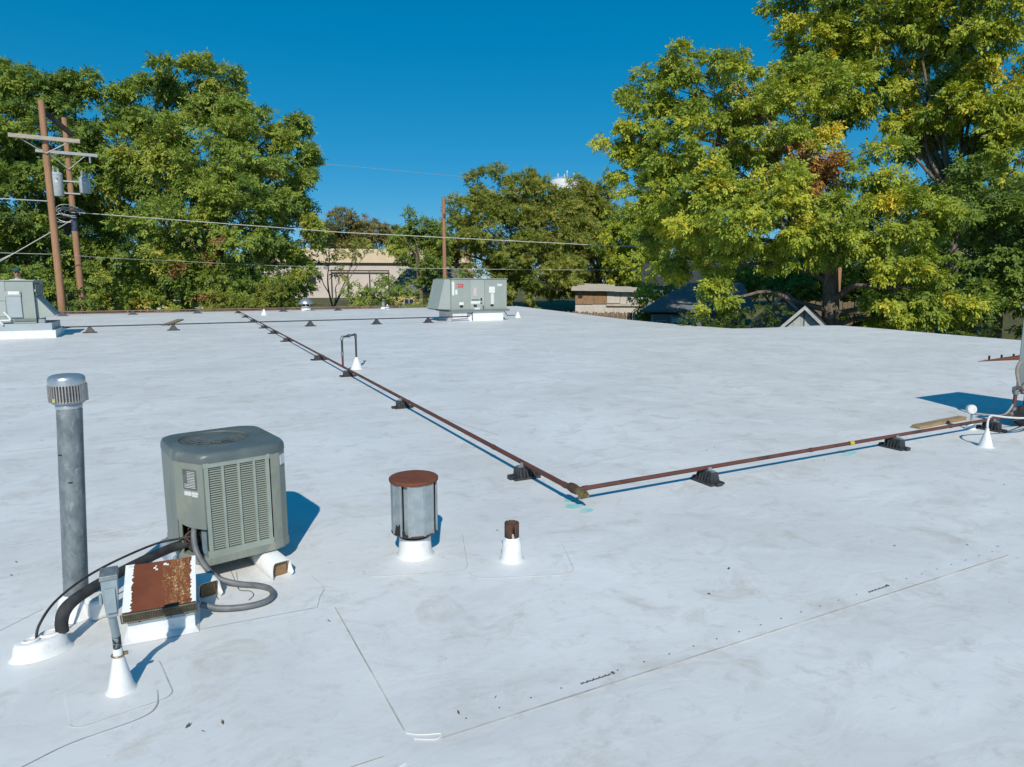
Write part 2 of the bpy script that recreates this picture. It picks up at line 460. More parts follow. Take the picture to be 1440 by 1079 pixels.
# round-cornered flashing patches welded round the penetrations
def patch(cx, cy, w, d, rz, r=0.09, line=True):
    pts = []
    for qx, qy, a0 in ((1, 1, 0), (-1, 1, 90), (-1, -1, 180), (1, -1, 270)):
        for k in range(6):
            a = R(a0 + 18 * k)
            pts.append((qx * (w / 2 - r) + r * math.cos(a), qy * (d / 2 - r) + r * math.sin(a)))
    c, s = math.cos(rz), math.sin(rz)
    P = [(cx + x * c - y * s, cy + x * s + y * c) for x, y in pts]
    p = MB().prism(P, 0.0005, 0.0025).build('flashing_patch', M['membrane'], bld)
    if line:
        ln = MB(); ribbon(ln, P[12:] + P[:2], 0.0042, 0.0032); ln.build('patch_edge', M['seam_dirt'], p)
patch(1.33, 3.86, 0.62, 0.66, R(-20))
patch(1.86, 3.47, 0.62, 0.52, R(-22))
patch(-0.27, 3.05, 0.36, 0.36, R(10), 0.05)
patch(7.50, 3.72, 0.40, 0.40, 0)
patch(3.33, 12.95, 0.5, 0.5, 0)
# beads of clear sealant where the laps meet
for pts in ([(0.715, 2.235), (0.76, 2.20), (0.83, 2.17), (0.80, 2.15), (0.73, 2.19)], [(0.66, 2.08), (0.58, 2.06), (0.52, 2.07)]):
    MB().tube([(x, y, 0.003) for x, y in smooth2(pts, 4)], 0.0020, 5).build('sealant_bead', M['seam_lap'], bld, smooth=True)
# printed lap marks: dots and little rows of dashes
rng = random.Random(4)
pm = MB()
def mark(x, y, sx, sy, rz=0.0):
    pm.box((x, y, 0.0062), (sx, sy, 0.0012), rz)
for k in range(26):
    x = 0.95 + 0.145 * k
    if 1.43 < x < 1.66 or 3.30 < x < 3.56:
        continue
    mark(x, 2.205 - 0.012 * (x - 1), 0.0065, 0.005)
for x0 in (1.48, 3.36):
    for k in range(15):
        mark(x0 + 0.0105 * k, 2.193 - 0.012 * (x0 - 1) + 0.002 * math.sin(k * 2.3), 0.0065, 0.007 + 0.004 * (k % 3 == 0))
    mark(x0 + 0.165, 2.197 - 0.012 * (x0 - 1), 0.012, 0.018)
tag(pm.build('printed_lap_marks', M['ink'], bld), 'rows of small black printed dots and dashes beside the seam', kind='stuff')
# turquoise leak-test paint
for pts, rz in (([(2.745, 4.265, 0.045, 0.03)], 0), ([(2.700, 4.135, 0.075, 0.052)], 0.3), ([(2.722, 4.00, 0.055, 0.036)], 0.5), ([(5.95, 4.17, 0.10, 0.022), (6.06, 4.20, 0.06, 0.02)], 0.2)):
    b = MB()
    for x, y, rx, ry in pts:
        b.prism([(x + rx * math.cos(a * 0.449) * (1 + 0.12 * math.sin(3 * a)) , y + ry * math.sin(a * 0.449)) for a in range(14)], 0.0045, 0.0065)
    b.build('paint_splash', M['teal'], bld)

# bits of grit and dry leaves lying about: too many and too small to count
db = MB()
rr = random.Random(11)
spots = [(-0.02, 2.66), (0.10, 2.62), (0.03, 2.60), (2.56, 2.56), (4.05, 2.62), (4.55, 2.3), (2.70, 5.0), (1.95, 3.95), (6.2, 2.9), (9.0, 7.8), (5.0, 9.5), (2.9, 2.75)]
for _ in range(150):
    spots.append((rr.uniform(-6, 18), 2.0 + 30 * rr.random() ** 1.8))
for i, (x, y) in enumerate(spots):
    a = rr.uniform(0, 3.14); L = rr.uniform(0.005, 0.013); W = L * rr.uniform(0.25, 0.6)
    c, s = math.cos(a), math.sin(a); z = roof_z(x, y) + 0.004
    db._add([(x - L * c, y - L * s, z), (x + W * s, y - W * c, z + 0.004), (x + L * c, y + L * s, z + rr.uniform(0.002, 0.012)), (x - W * s, y + W * c, z + 0.003)], [(0, 1, 2, 3)])
tag(db.build('roof_litter', weathered('dry_leaf_litter', (0.06, 0.045, 0.035), (0.14, 0.09, 0.05), 5, 0.9)), 'scattered dark grit and dry leaf bits on the white roof', kind='stuff')

# ------------------------------------------------------------------ pipe supports
def block_support_parts():
    p = {}
    b = MB(); b.box((0, 0, 0.010), (0.25, 0.155, 0.020)); b.box((0.137, 0, 0.014), (0.028, 0.06, 0.028)); b.box((-0.137, 0, 0.014), (0.028, 0.06, 0.028))
    p['base'] = b.mesh('base', M['rubber'])
    b = MB(); b.prism([(-0.085, -0.047), (0.085, -0.047), (0.085, 0.047), (-0.085, 0.047)], 0.020, 0.098, top=[(-0.080, -0.041), (0.080, -0.041), (0.080, 0.041), (-0.080, 0.041)])
    p['block'] = b.mesh('block', M['rubber'])
    b = MB()
    for k in range(5):
        x = -0.066 + 0.033 * k
        for s in (-1, 1):
            b.hull8([(x - 0.005, s * 0.062 - 0.012, 0.02), (x + 0.005, s * 0.062 - 0.012, 0.02), (x + 0.005, s * 0.062 + 0.012, 0.02), (x - 0.005, s * 0.062 + 0.012, 0.02),
                     (x - 0.005, s * 0.042 - 0.008, 0.092), (x + 0.005, s * 0.042 - 0.008, 0.092), (x + 0.005, s * 0.042 + 0.008, 0.092), (x - 0.005, s * 0.042 + 0.008, 0.092)])
    p['ribs'] = b.mesh('ribs', M['rubber'])
    b = MB(); b.box((0, 0, 0.1045), (0.135, 0.042, 0.013))
    p['strut'] = b.mesh('strut', M['galv_dull'])
    b = MB()
    for s in (-1, 1):
        b.box((s * 0.024, 0, 0.122), (0.010, 0.034, 0.026)); b.box((s * 0.040, 0, 0.1125), (0.026, 0.034, 0.004))
    p['pipe_clamp'] = b.mesh('pipe_clamp', M['galv'])
    return p
BLOCK = block_support_parts()
def wedge_support_parts():
    p = {}
    b = MB(); b.box((0, 0, 0.012), (0.40, 0.30, 0.024)); p['base'] = b.mesh('base', M['rubber'])
    b = MB(); b.prism([(-0.15, -0.11), (0.15, -0.11), (0.15, 0.11), (-0.15, 0.11)], 0.024, 0.185, top=[(-0.045, -0.04), (0.045, -0.04), (0.045, 0.04), (-0.045, 0.04)]); p['block'] = b.mesh('block', M['rubber'])
    b = MB(); b.box((0, 0, 0.192), (0.10, 0.05, 0.014)); p['strut'] = b.mesh('strut', M['rubber'])
    return p
WEDGE = wedge_support_parts()
def support(parts, x, y, rz, label, group, s=1.0):
    t = thing('pipe_support', label, 'pipe support', (x, y, 0.001 + roof_z(x, y)), rz, group)
    t.scale = (s, s, 1)
    for k, me in parts.items():
        o = bpy.data.objects.new(k, me); COL.objects.link(o); o.parent = t
        if k in ('ribs', 'pipe_clamp'): o['kind'] = 'stuff'
PIPE_Z = 0.128
def d1x(y):                                    # the long pipe runs very slightly askew to the building
    return 2.70 + (y - 4.15) * 0.0285
D1A = math.atan(0.0285)
ORD = ['nearest the brass corner valve', 'second from the brass corner valve', 'just in front of the pipe arch riser', 'just behind the pipe arch riser',
       'fifth from the brass corner valve', 'sixth from the brass corner valve', 'nearest the thin dark crossing pipe', 'first past the thin crossing pipe', 'second past the thin crossing pipe', 'at its far end']
for k, y in enumerate((4.98, 8.62, 12.0, 14.85, 19.9, 23.1, 26.0, 30.4, 34.2, 39.2)):
    support(BLOCK, d1x(y), y, -D1A, 'black ribbed support under the long rust-red pipe, ' + ORD[k], 'ribbed supports under the rust-red pipes', 1.0 if k < 3 else 1.25)
for x, lab in ((4.05, 'right of the brass corner valve'), (6.62, 'beside the yellow pipe tape'), (8.42, 'between two white cone boots at right')):
    support(BLOCK, x, 4.135, R(90), 'black ribbed support under the right-hand rust-red pipe, ' + lab, 'ribbed supports under the rust-red pipes', 1.0)

# ------------------------------------------------------------------ gas pipes
def pipe_thing(name, label, pts, r, m, couplings=(), cat='pipe', cr=1.16, cl=0.045, cm=None, n=12):
    t = thing(name, label, cat, (0, 0, 0))
    MB().tube(pts, r, n).build('pipe_run', M[m], t, smooth=True)
    for c, ax in couplings:
        a = Vector(ax).normalized()
        MB().tube([Vector(c) - a * cl / 2, Vector(c) + a * cl / 2], r * cr, n).build('coupling', M[cm or m], t, smooth=True)
    return t
A1 = (math.sin(D1A), math.cos(D1A), 0)
long_pipe = pipe_thing('gas_pipe', 'long rust-red pipe running from the brass corner valve to the far roof edge', [(d1x(4.20), 4.20, PIPE_Z), (d1x(12.6), 12.6, PIPE_Z), (d1x(21), 21, PIPE_Z), (d1x(39.6), 39.6, PIPE_Z)], 0.021, 'rustpipe',
                       [((d1x(y), y, PIPE_Z), A1) for y in (4.28, 5.62, 8.35, 11.9, 18.2, 24.4, 30.7, 36.9)])
short = pipe_thing('gas_pipe', 'shorter rust-red pipe running right from the brass corner valve', [(2.74, 4.135, PIPE_Z), (5.0, 4.137, PIPE_Z), (8.60, 4.14, PIPE_Z)], 0.018, 'rustpipe', [((x, 4.137, PIPE_Z), (1, 0, 0)) for x in (2.80, 5.35, 7.6)])
t = MB(); t.tube([(5.90, 4.137, PIPE_Z), (5.955, 4.137, PIPE_Z)], 0.0225, 12); t.build('yellow_tape', weathered('yellow_tape', (0.62, 0.50, 0.03), (0.4, 0.32, 0.03), 30, 0.6), short)
VS = 1.3
v = thing('pipe_valve', 'small brass elbow valve joining the two rust-red pipes at their corner', 'valve', (2.715, 4.135, PIPE_Z))
v.scale = (1.2, 1.35, 1.1)
b = MB(); b.tube([(0.005, 0.065, 0), (0.0, 0.03, 0), (-0.002, -0.02, 0)], [0.031, 0.034, 0.030], 12); b.build('elbow', M['darkrust'], v, smooth=True)
b = MB(); b.tube([(0, 0.0, 0), (0.006, -0.075, -0.004)], [0.027, 0.027], 8); b.build('valve_body', M['brass'], v)
b = MB(); b.tube([(0.006, -0.075, -0.004), (0.0075, -0.098, -0.005)], 0.018, 6); b.tube([(0.0075, -0.098, -0.005), (0.0085, -0.112, -0.006)], 0.012, 6); b.build('valve_stem', M['brass'], v)
b = MB(); b.tube([(0.003, -0.04, -0.02), (0.003, -0.04, -0.05)], 0.016, 6); b.build('drain_cap', M['brass'], v)

far_pipe = pipe_thing('gas_pipe', 'brown pipe lying along the far roof edge on low black supports', [(-16.5, 40.0, 0.20), (0, 40.0, 0.20), (d1x(39.6), 39.98, 0.20), (15.2, 40.05, 0.20)], 0.035, 'trim', [((x, 40.0, 0.20), (1, 0, 0)) for x in (-8, -1.5, 8.5)])
b = MB(); b.tube([(d1x(39.55), 39.55, PIPE_Z), (d1x(39.9), 39.85, 0.15), (d1x(39.9), 39.98, 0.2)], 0.024, 8); b.build('elbow', M['rustpipe'], far_pipe, smooth=True)
for x, lab in ((-4.35, 'right behind the left grey rooftop unit'), (-1.3, 'behind the loose board'), (1.75, 'just left of the long rust-red pipe'), (6.2, 'just left of the mushroom vent'), (9.3, 'just right of the mushroom vent')):
    support(WEDGE, x, 40.0, 0, 'small black pipe support on the far roof edge, ' + lab, 'wedge supports under the far pipes', 1.15)

mid_pipe = pipe_thing('gas_pipe', 'thin dark pipe crossing the roof between the two far rooftop units', [(-2.95, 26.35, 0.215), (3, 26.37, 0.215), (9.9, 26.4, 0.215), (11.75, 26.42, 0.215)], 0.021, 'blackpipe', [((x, 26.37, 0.215), (1, 0, 0)) for x in (1.5, 7.6)])
for x, lab in ((-2.15, 'beside the left rooftop unit'), (0.35, 'in front of the loose board'), (5.05, 'just right of the long rust-red pipe'), (7.65, 'midway to the centre rooftop unit'), (9.85, 'beside the centre rooftop unit')):
    support(WEDGE, x, 26.37, 0, 'black wedge-shaped support under the thin dark pipe, ' + lab, 'wedge supports under the far pipes', 1.0)

# ------------------------------------------------------------------ gas riser arch with its boot
rs = thing('pipe_riser', 'black pipe arch standing beside the long rust-red pipe with a white cone boot', 'pipe riser', (3.33, 12.95, 0))
ax, ay = d1x(12.42) - 3.33, 12.42 - 12.95
MB().tube([(ax, ay, PIPE_Z), (ax, ay, 0.34)], 0.019, 10).build('lower_stem', M['rustpipe'], rs, smooth=True)
MB().tube([(ax, ay, 0.34), (ax, ay, 0.66)], 0.019, 10).build('upright', M['blackpipe'], rs, smooth=True)
MB().tube([(0, 0, 0.05), (0, 0, 0.66)], 0.019, 10).build('upright', M['blackpipe'], rs, smooth=True)
MB().tube([(ax, ay, 0.68), (0, 0, 0.68)], 0.018, 10).build('cross_pipe', M['blackpipe'], rs, smooth=True)
for px_, py_ in ((ax, ay), (0, 0)):
    dx = (ax / 2 - px_, ay / 2 - py_); L = math.hypot(*dx); dx = (dx[0] / L * 0.06, dx[1] / L * 0.06)
    MB().tube([(px_, py_, 0.62), (px_, py_, 0.66), (px_ + dx[0] * 0.3, py_ + dx[1] * 0.3, 0.68), (px_ + dx[0], py_ + dx[1], 0.68)], 0.028, 10).build('elbow', M['galv_dull'], rs, smooth=True)
MB().tube([(ax * 0.56, ay * 0.56, 0.68), (ax * 0.44, ay * 0.44, 0.68)], 0.034, 8).build('union', M['galv_dull'], rs)
MB().tube([(ax, ay, 0.34), (ax, ay, 0.40)], 0.027, 10).build('union', M['galv_dull'], rs)
MB().lathe([(0.13, 0.003), (0.11, 0.02), (0.075, 0.12), (0.035, 0.215), (0.024, 0.235)], 20).build('cone_boot', M['boot'], rs, smooth=True)
MB().tube([(0.09, -0.03, 0.10), (0.14, -0.05, 0.12), (0.14, -0.05, 0.15)], 0.014, 6).box((0.15, -0.05, 0.155), (0.06, 0.02, 0.015)).build('shutoff_handle', M['blackpipe'], rs)

# ------------------------------------------------------------------ small far penetrations
def cone_boot(x, y, h, r, label, name='pipe_boot'):
    t = thing(name, label, 'pipe boot', (x, y, roof_z(x, y)))
    MB().lathe([(r, 0.002), (r * 0.9, 0.03), (r * 0.5, h * 0.62), (r * 0.26, h * 0.93), (r * 0.2, h)], 16).build('cone', M['boot'], t, smooth=True)
    MB().lathe([(r * 1.6, 0.001), (r * 1.5, 0.006)], 16).build('flange', M['membrane'], t)
    return t
cone_boot(4.66, 36.2, 0.30, 0.17, 'small white cone boot just right of the long pipe near the far edge')
cone_boot(12.4, 40.3, 0.30, 0.17, 'small white cone boot beside the short grey vent at the far edge')
cone_boot(15.0, 28.1, 0.28, 0.17, 'small white cone boot just right of the centre rooftop unit')
t = thing('mushroom_vent', 'silver mushroom-capped roof vent near the far edge', 'vent', (7.55, 40.5, 0))
t.scale = (0.92, 0.92, 1.15)
MB().lathe([(0.30, 0.002), (0.30, 0.18), (0.27, 0.22)], 20).build('curb', M['boot'], t, smooth=True)
MB().lathe([(0.22, 0.22), (0.22, 0.36)], 20).build('neck', M['dark'], t, smooth=True)
for k in range(6):
    a = k * math.pi / 3 + 0.3
    MB().box((0.27 * math.cos(a), 0.27 * math.sin(a), 0.29), (0.03, 0.06, 0.16), a).build('bracket', M['bright'], t)
MB().lathe([(0.44, 0.34), (0.46, 0.37), (0.45, 0.41), (0.36, 0.52), (0.22, 0.61), (0.10, 0.64), (0.01, 0.65)], 28).build('hood', M['bright'], t, smooth=True)
t = thing('vent_pipe', 'short grey vent pipe with a white boot at the far roof edge', 'vent pipe', (12.35, 41.0, 0))
MB().tube([(0, 0, 0), (0, 0, 0.46)], 0.10, 14).build('pipe', M['galv'], t, smooth=True)
MB().lathe([(0.2, 0.002), (0.13, 0.12), (0.108, 0.16)], 16).build('boot', M['boot'], t, smooth=True)
MB().tube([(0, 0, 0.42), (0, 0, 0.47)], 0.115, 14).build('rim', M['galv_dull'], t, smooth=True)
def board(x, y, L, W, H, rz, label, z=0.003, m='lumber'):
    o = MB().box((0, 0, H / 2), (L, W, H)).build('board', M[m], None, bevel=0.004)
    o.location = (x, y, z + roof_z(x, y)); o.rotation_euler = (0, 0, rz)
    return tag(o, label, 'board')
board(0.42, 31.2, 4.2, 0.26, 0.05, R(81), 'loose weathered board lying on the far left of the roof')
board(8.25, 4.62, 1.05, 0.10, 0.035, R(3), 'short yellowish board lying behind the right-hand rust-red pipe')

# ------------------------------------------------------------------ flue at left
fl = thing('flue_pipe', 'tall grey metal flue with a silver finned cap at left', 'flue', (-0.494, 3.90, 0))
LEAN = Vector((0.062, -0.03, 1.0))
def fz(z, dx=0, dy=0): return Vector((LEAN.x * z / 1.1 + dx, LEAN.y * z / 1.1 + dy, z))
MB().tube([fz(0.0), fz(0.4), fz(0.8), fz(1.105)], 0.0545, 28).build('pipe', M['galv_dull'], fl, smooth=True)
MB().tube([fz(0.12, 0.053, 0.01), fz(1.08, 0.053, 0.01)], 0.003, 6).build('lock_seam', M['galv_dull'], fl)
MB().lathe([(0.10, 0.002), (0.085, 0.03), (0.068, 0.11), (0.057, 0.125)], 24, fz(0)).build('boot', M['boot'], fl, smooth=True)
MB().box((0.10, -0.06, 0.055), (0.10, 0.12, 0.11), R(24)).build('flashing_block', M['boot'], fl, bevel=0.02)
MB().lathe([(0.056, 1.085), (0.058, 1.088), (0.058, 1.105), (0.05, 1.115)], 28, fz(1.09) - Vector((0, 0, 1.09))).build('collar', M['bright'], fl, smooth=True)
cp = fz(1.1); cp.z = 0
MB().lathe([(0.050, 1.105), (0.066, 1.11), (0.074, 1.118), (0.074, 1.125), (0.063, 1.128), (0.063, 1.20), (0.05, 1.2)], 32, cp).build('cap_base', M['alum'], fl, smooth=True)
fins = MB()
for k in range(40):
    a = 2 * math.pi * k / 40
    fins.box((cp.x + 0.073 * math.cos(a), cp.y + 0.073 * math.sin(a), 1.163), (0.020, 0.0048, 0.082), a)
tag(fins.build('fin_ring', M['alum'], fl), 'ring of pale upright metal fins', kind='stuff')
b = MB()
b.prism([(cp.x + r_ * math.cos(R(a)), cp.y + r_ * math.sin(R(a))) for r_, a in [(0.0845, x) for x in range(-42, 10, 8)] + [(0.0825, x) for x in range(6, -46, -8)]], 1.122, 1.205)
b.build('side_shield', M['alum'], fl, smooth=True)
MB().lathe([(0.077, 1.200), (0.080, 1.203), (0.080, 1.226), (0.078, 1.236), (0.072, 1.245), (0.060, 1.251), (0.034, 1.255), (0.005, 1.256)], 36, cp).build('cap_dome', M['bright'], fl, smooth=True)
MB().box((cp.x - 0.051, cp.y - 0.066, 1.135), (0.014, 0.006, 0.018), R(-40)).build('cap_screw_tag', weathered('lichen_yellow_tag', (0.5, 0.5, 0.2), (0.4, 0.42, 0.2), 20, 0.7), fl)
for zz, off in ((0.86, -0.04), (0.72, 0.0)):
    q = fz(zz)
    MB().box((q.x + off, q.y - math.sqrt(0.0553 ** 2 - off ** 2), zz), (0.018, 0.003, 0.006), R(-35 if off else 0)).build('tar_spot', M['dark'], fl)

# ------------------------------------------------------------------ condenser
AX, AY, AR = 0.142, 3.968, R(11)
ac = thing('condenser_unit', 'grey-green air conditioning condenser with louvred front standing on two wrapped sleepers', 'air conditioner', (AX, AY, 0), AR)
ac.scale = (1, 1, 1.07)
POLY = [(0.0, 0.0), (0.372, 0.0), (0.43, 0.018), (0.478, 0.062), (0.50, 0.125), (0.50, 0.56), (0.485, 0.62), (0.44, 0.665), (0.38, 0.68), (0.02, 0.68), (-0.035, 0.665), (-0.078, 0.625), (-0.095, 0.56), (-0.106, 0.185)]
def scale_poly(p, s, c=(0.19, 0.34)):
    return [(c[0] + (x - c[0]) * s, c[1] + (y - c[1]) * s) for x, y in p]
Z0, Z1 = 0.112, 0.655
b = MB(); b.prism(scale_poly(POLY, 1.012), 0.100, 0.145, top=scale_poly(POLY, 1.012)); b.build('base_pan', M['condenser'], ac, bevel=0.004)
# wall panels, leaving out the louvred front (edge 0-1) and the service corner (last edge)
b = MB()
n = len(POLY)
for i in range(1, n - 1):
    (x0, y0), (x1, y1) = POLY[i], POLY[i + 1]
    b._add([(x0, y0, 0.145), (x1, y1, 0.145), (x1, y1, Z1), (x0, y0, Z1)], [(0, 1, 2, 3)])
b.build('side_panel', M['condenser'], ac, smooth=True)
MB().box((0.19, 0.36, 0.40), (0.40, 0.50, 0.49)).build('coil', M['coil'], ac)
# louvred panel
lv = MB()
U0, U1 = 0.002, 0.370
cols = [0.018, 0.105, 0.192, 0.279, 0.362 - 0.008]
lv.box(((U0 + U1) / 2, 0.008, 0.160), (U1 - U0, 0.020, 0.034))
lv.box(((U0 + U1) / 2, 0.008, 0.643), (U1 - U0, 0.020, 0.026))
for k, x in enumerate(cols):
    lv.box((x, 0.008, 0.4035), ((0.014 if 0 < k < 4 else 0.022), 0.0195, 0.452))
lp = lv.build('louvre_panel', M['slat'], ac)
slat_me = MB().box((0, 0, 0), (0.0755, 0.0092, 0.0024), rot=Matrix.Rotation(R(30), 3, 'X')).mesh('slat', M['slat'])
NS = 36
for k in range(4):
    xc = (cols[k] + cols[k + 1]) / 2 + (0.001 if k in (0, 3) else 0)
    for j in range(NS):
        o = bpy.data.objects.new('slat', slat_me); COL.objects.link(o); o.parent = lp
        o.location = (xc, 0.0075, 0.186 + j * 0.01245)
b = MB(); b.box((0.185, 0.030, 0.40), (0.36, 0.004, 0.50)); b.build('louvre_backing', M['dark'], ac)
# service corner: cover above, open compartment with wires below
E0, E1 = Vector((-0.106, 0.185, 0)), Vector((0.0, 0.0, 0))
ed = (E1 - E0); el = ed.length; ed = ed.normalized(); en = Vector((ed.y, -ed.x, 0))
def sp(u, z, out=0.0):
    q = E0 + ed * u + en * out
    return (q.x, q.y, z)
b = MB()
zs = [0.335, 0.312, 0.300, 0.298, 0.300, 0.302]
us = [0.0, 0.03, 0.08, 0.13, 0.18, el]
V = [sp(u, z, 0.002) for u, z in zip(us, zs)] + [sp(u, Z1, 0.002) for u in us] + [sp(u, z, -0.012) for u, z in zip(us, zs)] + [sp(u, Z1, -0.012) for u in us]
k = len(us); F = []
for i in range(k - 1):
    F += [(i, i + 1, k + i + 1, k + i), (2 * k + i + 1, 2 * k + i, 3 * k + i, 3 * k + i + 1), (i + 1, i, 2 * k + i, 2 * k + i + 1)]
F += [(0, k, 3 * k, 2 * k), (k - 1, 3 * k - 1, 4 * k - 1, 2 * k - 1)]
b._add(V, F); b.build('service_cover', M['condenser'], ac)
b = MB()
b._add([sp(0.0, 0.145, -0.12), sp(el, 0.145, -0.12), sp(el, 0.34, -0.12), sp(0, 0.34, -0.12), sp(0.0, 0.145, 0), sp(0.0, 0.34, 0), sp(el, 0.145, -0.005), sp(el, 0.34, -0.005)],
       [(0, 1, 2, 3), (4, 0, 3, 5), (1, 6, 7, 2), (5, 3, 2, 7)])
b.build('service_compartment', M['dark'], ac)
b = MB(); b.box(sp(0.185, 0.225, -0.03), (0.085, 0.005, 0.155), math.atan2(ed.y, ed.x)); b.build('inner_plate', M['blue_plate'], ac)
b = MB(); b.box(sp(0.012, 0.235, -0.006), (0.024, 0.006, 0.18), math.atan2(ed.y, ed.x)); b.build('corner_post', M['condenser'], ac)
b = MB()
wr = random.Random(5)
for _ in range(9):
    u = wr.uniform(0.04, 0.11)
    pts = [sp(u, 0.30, -0.06)]
    for j in range(4):
        pts.append(sp(u + wr.uniform(-0.025, 0.025), 0.275 - 0.03 * j + wr.uniform(-0.01, 0.01), -0.045 + wr.uniform(-0.015, 0.04)))
    b.tube(pts, 0.0035, 5, smooth=3)
b.build('loose_wires', weathered('dusty_copper_wires', (0.15, 0.085, 0.055), (0.06, 0.05, 0.045), 30, 0.6), ac, smooth=True)
b = MB(); b.tube([sp(0.02, 0.19, -0.06), sp(0.07, 0.16, -0.05), sp(0.13, 0.17, -0.06)], 0.03, 8, smooth=3); b.build('line_sleeve', M['foam'], ac, smooth=True)
rot = math.atan2(ed.y, ed.x)
pl = MB().box(sp(0.118, 0.565, 0.004), (0.098, 0.004, 0.105), rot).build('nameplate', M['plate'], ac)
tl = MB()
for j in range(11):
    z = 0.607 - 0.0085 * j
    tl.box(sp(0.13 if j < 8 else 0.118, z, 0.0065), (0.055 if j < 8 else 0.08, 0.001, 0.0026), rot)
tl.build('nameplate_lettering', M['sticker'], pl)
b = MB()
b.box(sp(0.098, 0.488, 0.004), (0.05, 0.004, 0.022), rot); b.box(sp(0.150, 0.492, 0.004), (0.044, 0.004, 0.014), rot); b.box(sp(0.149, 0.478, 0.004), (0.04, 0.003, 0.010), rot)
b.build('worn_sticker', M['sticker'], ac)
q = Vector(((POLY[2][0] + POLY[3][0]) / 2, (POLY[2][1] + POLY[3][1]) / 2, 0)); a = math.atan2(POLY[3][1] - POLY[2][1], POLY[3][0] - POLY[2][0])
MB().box((q.x + 0.002, q.y - 0.002, 0.605), (0.048, 0.003, 0.055), a).build('worn_sticker', M['sticker'], ac)
# top: flanged lid sloping up to the fan guard
FC = (0.165, 0.36); FR = 0.20
lid = MB()
NP = 56
def ring_outer(s, z):
    pts = []
    for k in range(NP):
        a = 2 * math.pi * k / NP
        d = Vector((math.cos(a), math.sin(a)))
        best = 9
        for i in range(n):
            p0 = Vector(POLY[i]); p1 = Vector(POLY[(i + 1) % n]); e = p1 - p0
            den = d.x * e.y - d.y * e.x
            if abs(den) < 1e-9: continue
            w_ = p0 - Vector(FC)
            t_ = (w_.x * e.y - w_.y * e.x) / den; s_ = (w_.x * d.y - w_.y * d.x) / den
            if t_ > 0 and -1e-6 <= s_ <= 1 + 1e-6: best = min(best, t_)
        pts.append((FC[0] + d.x * best * s, FC[1] + d.y * best * s, z))
    return pts
def ring_c(r, z):
    return [(FC[0] + r * math.cos(2 * math.pi * k / NP), FC[1] + r * math.sin(2 * math.pi * k / NP), z) for k in range(NP)]
rings = [ring_outer(1.0, Z1 - 0.004), ring_outer(1.009, Z1 - 0.002), ring_outer(1.008, 0.672), ring_outer(0.998, 0.690), ring_outer(0.972, 0.701), ring_outer(0.93, 0.7045)]
o_, c_ = rings[-1], ring_c(FR + 0.014, 0.7115)
for w_ in (0.35, 0.7):
    rings.append([tuple(a_ * (1 - w_) + b_ * w_ for a_, b_ in zip(p, q_)) for p, q_ in zip(o_, c_)])
rings += [c_, ring_c(FR, 0.712), ring_c(FR - 0.004, 0.70), ring_c(FR - 0.02, 0.62)]
V = [p for r_ in rings for p in r_]
F = [(i * NP + k, i * NP + (k + 1) % NP, (i + 1) * NP + (k + 1) % NP, (i + 1) * NP + k) for i in range(len(rings) - 1) for k in range(NP)]
lid._add(V, F)
lid.build('lid', M['condenser_top'], ac, smooth=True)
MB().lathe([(FR - 0.019, 0.621), (0.01, 0.621)], 40, (FC[0], FC[1], 0), caps=False).build('fan_well', M['dark'], ac)
fb = MB()
for k in range(4):
    a = k * math.pi / 2 + 0.4
    u = Vector((math.cos(a), math.sin(a))); s = Vector((-u.y, u.x))
    P0 = [(FC[0] + u.x * r_ + s.x * w_, FC[1] + u.y * r_ + s.y * w_, z) for r_, w_, z in ((0.04, -0.03, 0.652), (0.04, 0.03, 0.668), (0.17, 0.075, 0.672), (0.17, -0.06, 0.645))]
    fb._add(P0, [(0, 1, 2, 3)])
fb.build('fan_blades', M['plate'], ac)
g = MB()
for k in range(44):
    a = 2 * math.pi * k / 44
    g.tube([(FC[0] + r_ * math.cos(a), FC[1] + r_ * math.sin(a), z) for r_, z in ((FR - 0.003, 0.706), (0.15, 0.7115), (0.085, 0.714))], 0.0016, 4, caps=False)
for r_ in (0.115, 0.15, 0.18):
    zz = 0.714 - max(0, r_ - 0.085) * 0.05
    g.tube([(FC[0] + r_ * math.cos(2 * math.pi * k / 40), FC[1] + r_ * math.sin(2 * math.pi * k / 40), zz) for k in range(41)], 0.0022, 4, caps=False)
g.build('fan_guard', M['condenser_top'], ac, smooth=True)
MB().lathe([(0.088, 0.711), (0.088, 0.717), (0.07, 0.719), (0.01, 0.7195)], 32, (FC[0], FC[1], 0)).build('motor_cover', M['condenser_top'], ac, smooth=True)

# sleepers: lumber wrapped in membrane
def sleeper(x, y, label):
    t = thing('wrapped_sleeper', label, 'sleeper', (x, y, 0), R(13))
    L = 0.80
    MB().box((0, L / 2 - 0.005, 0.0475), (0.076, L - 0.03, 0.088)).build('timber', M['lumber_end'], t, bevel=0.003)
    b = MB()
    arc = [(-0.062, 0.003), (-0.058, 0.05), (-0.052, 0.086), (-0.040, 0.0975), (0.040, 0.0975), (0.052, 0.086), (0.058, 0.05), (0.064, 0.02), (0.05, 0.003)]
    y0, y1 = -0.035, L
    V = [(x_, y0 + (0.012 if 0 < i < 7 else 0), z) for i, (x_, z) in enumerate(arc)] + [(x_, y1, z) for x_, z in arc]
    m = len(arc)
    b._add(V, [(i + 1, i, m + i, m + i + 1) for i in range(m - 1)])
    o = b.build('membrane_wrap', M['boot'], t, smooth=True)
    so = o.modifiers.new('thick', 'SOLIDIFY'); so.thickness = 0.004; so.offset = 1
    return t
sleeper(0.515, 3.895, 'white-wrapped wooden sleeper under the right side of the condenser, brown end showing')
sleeper(0.125, 3.80, 'white-wrapped wooden sleeper under the condenser, behind the rusty vent hood')

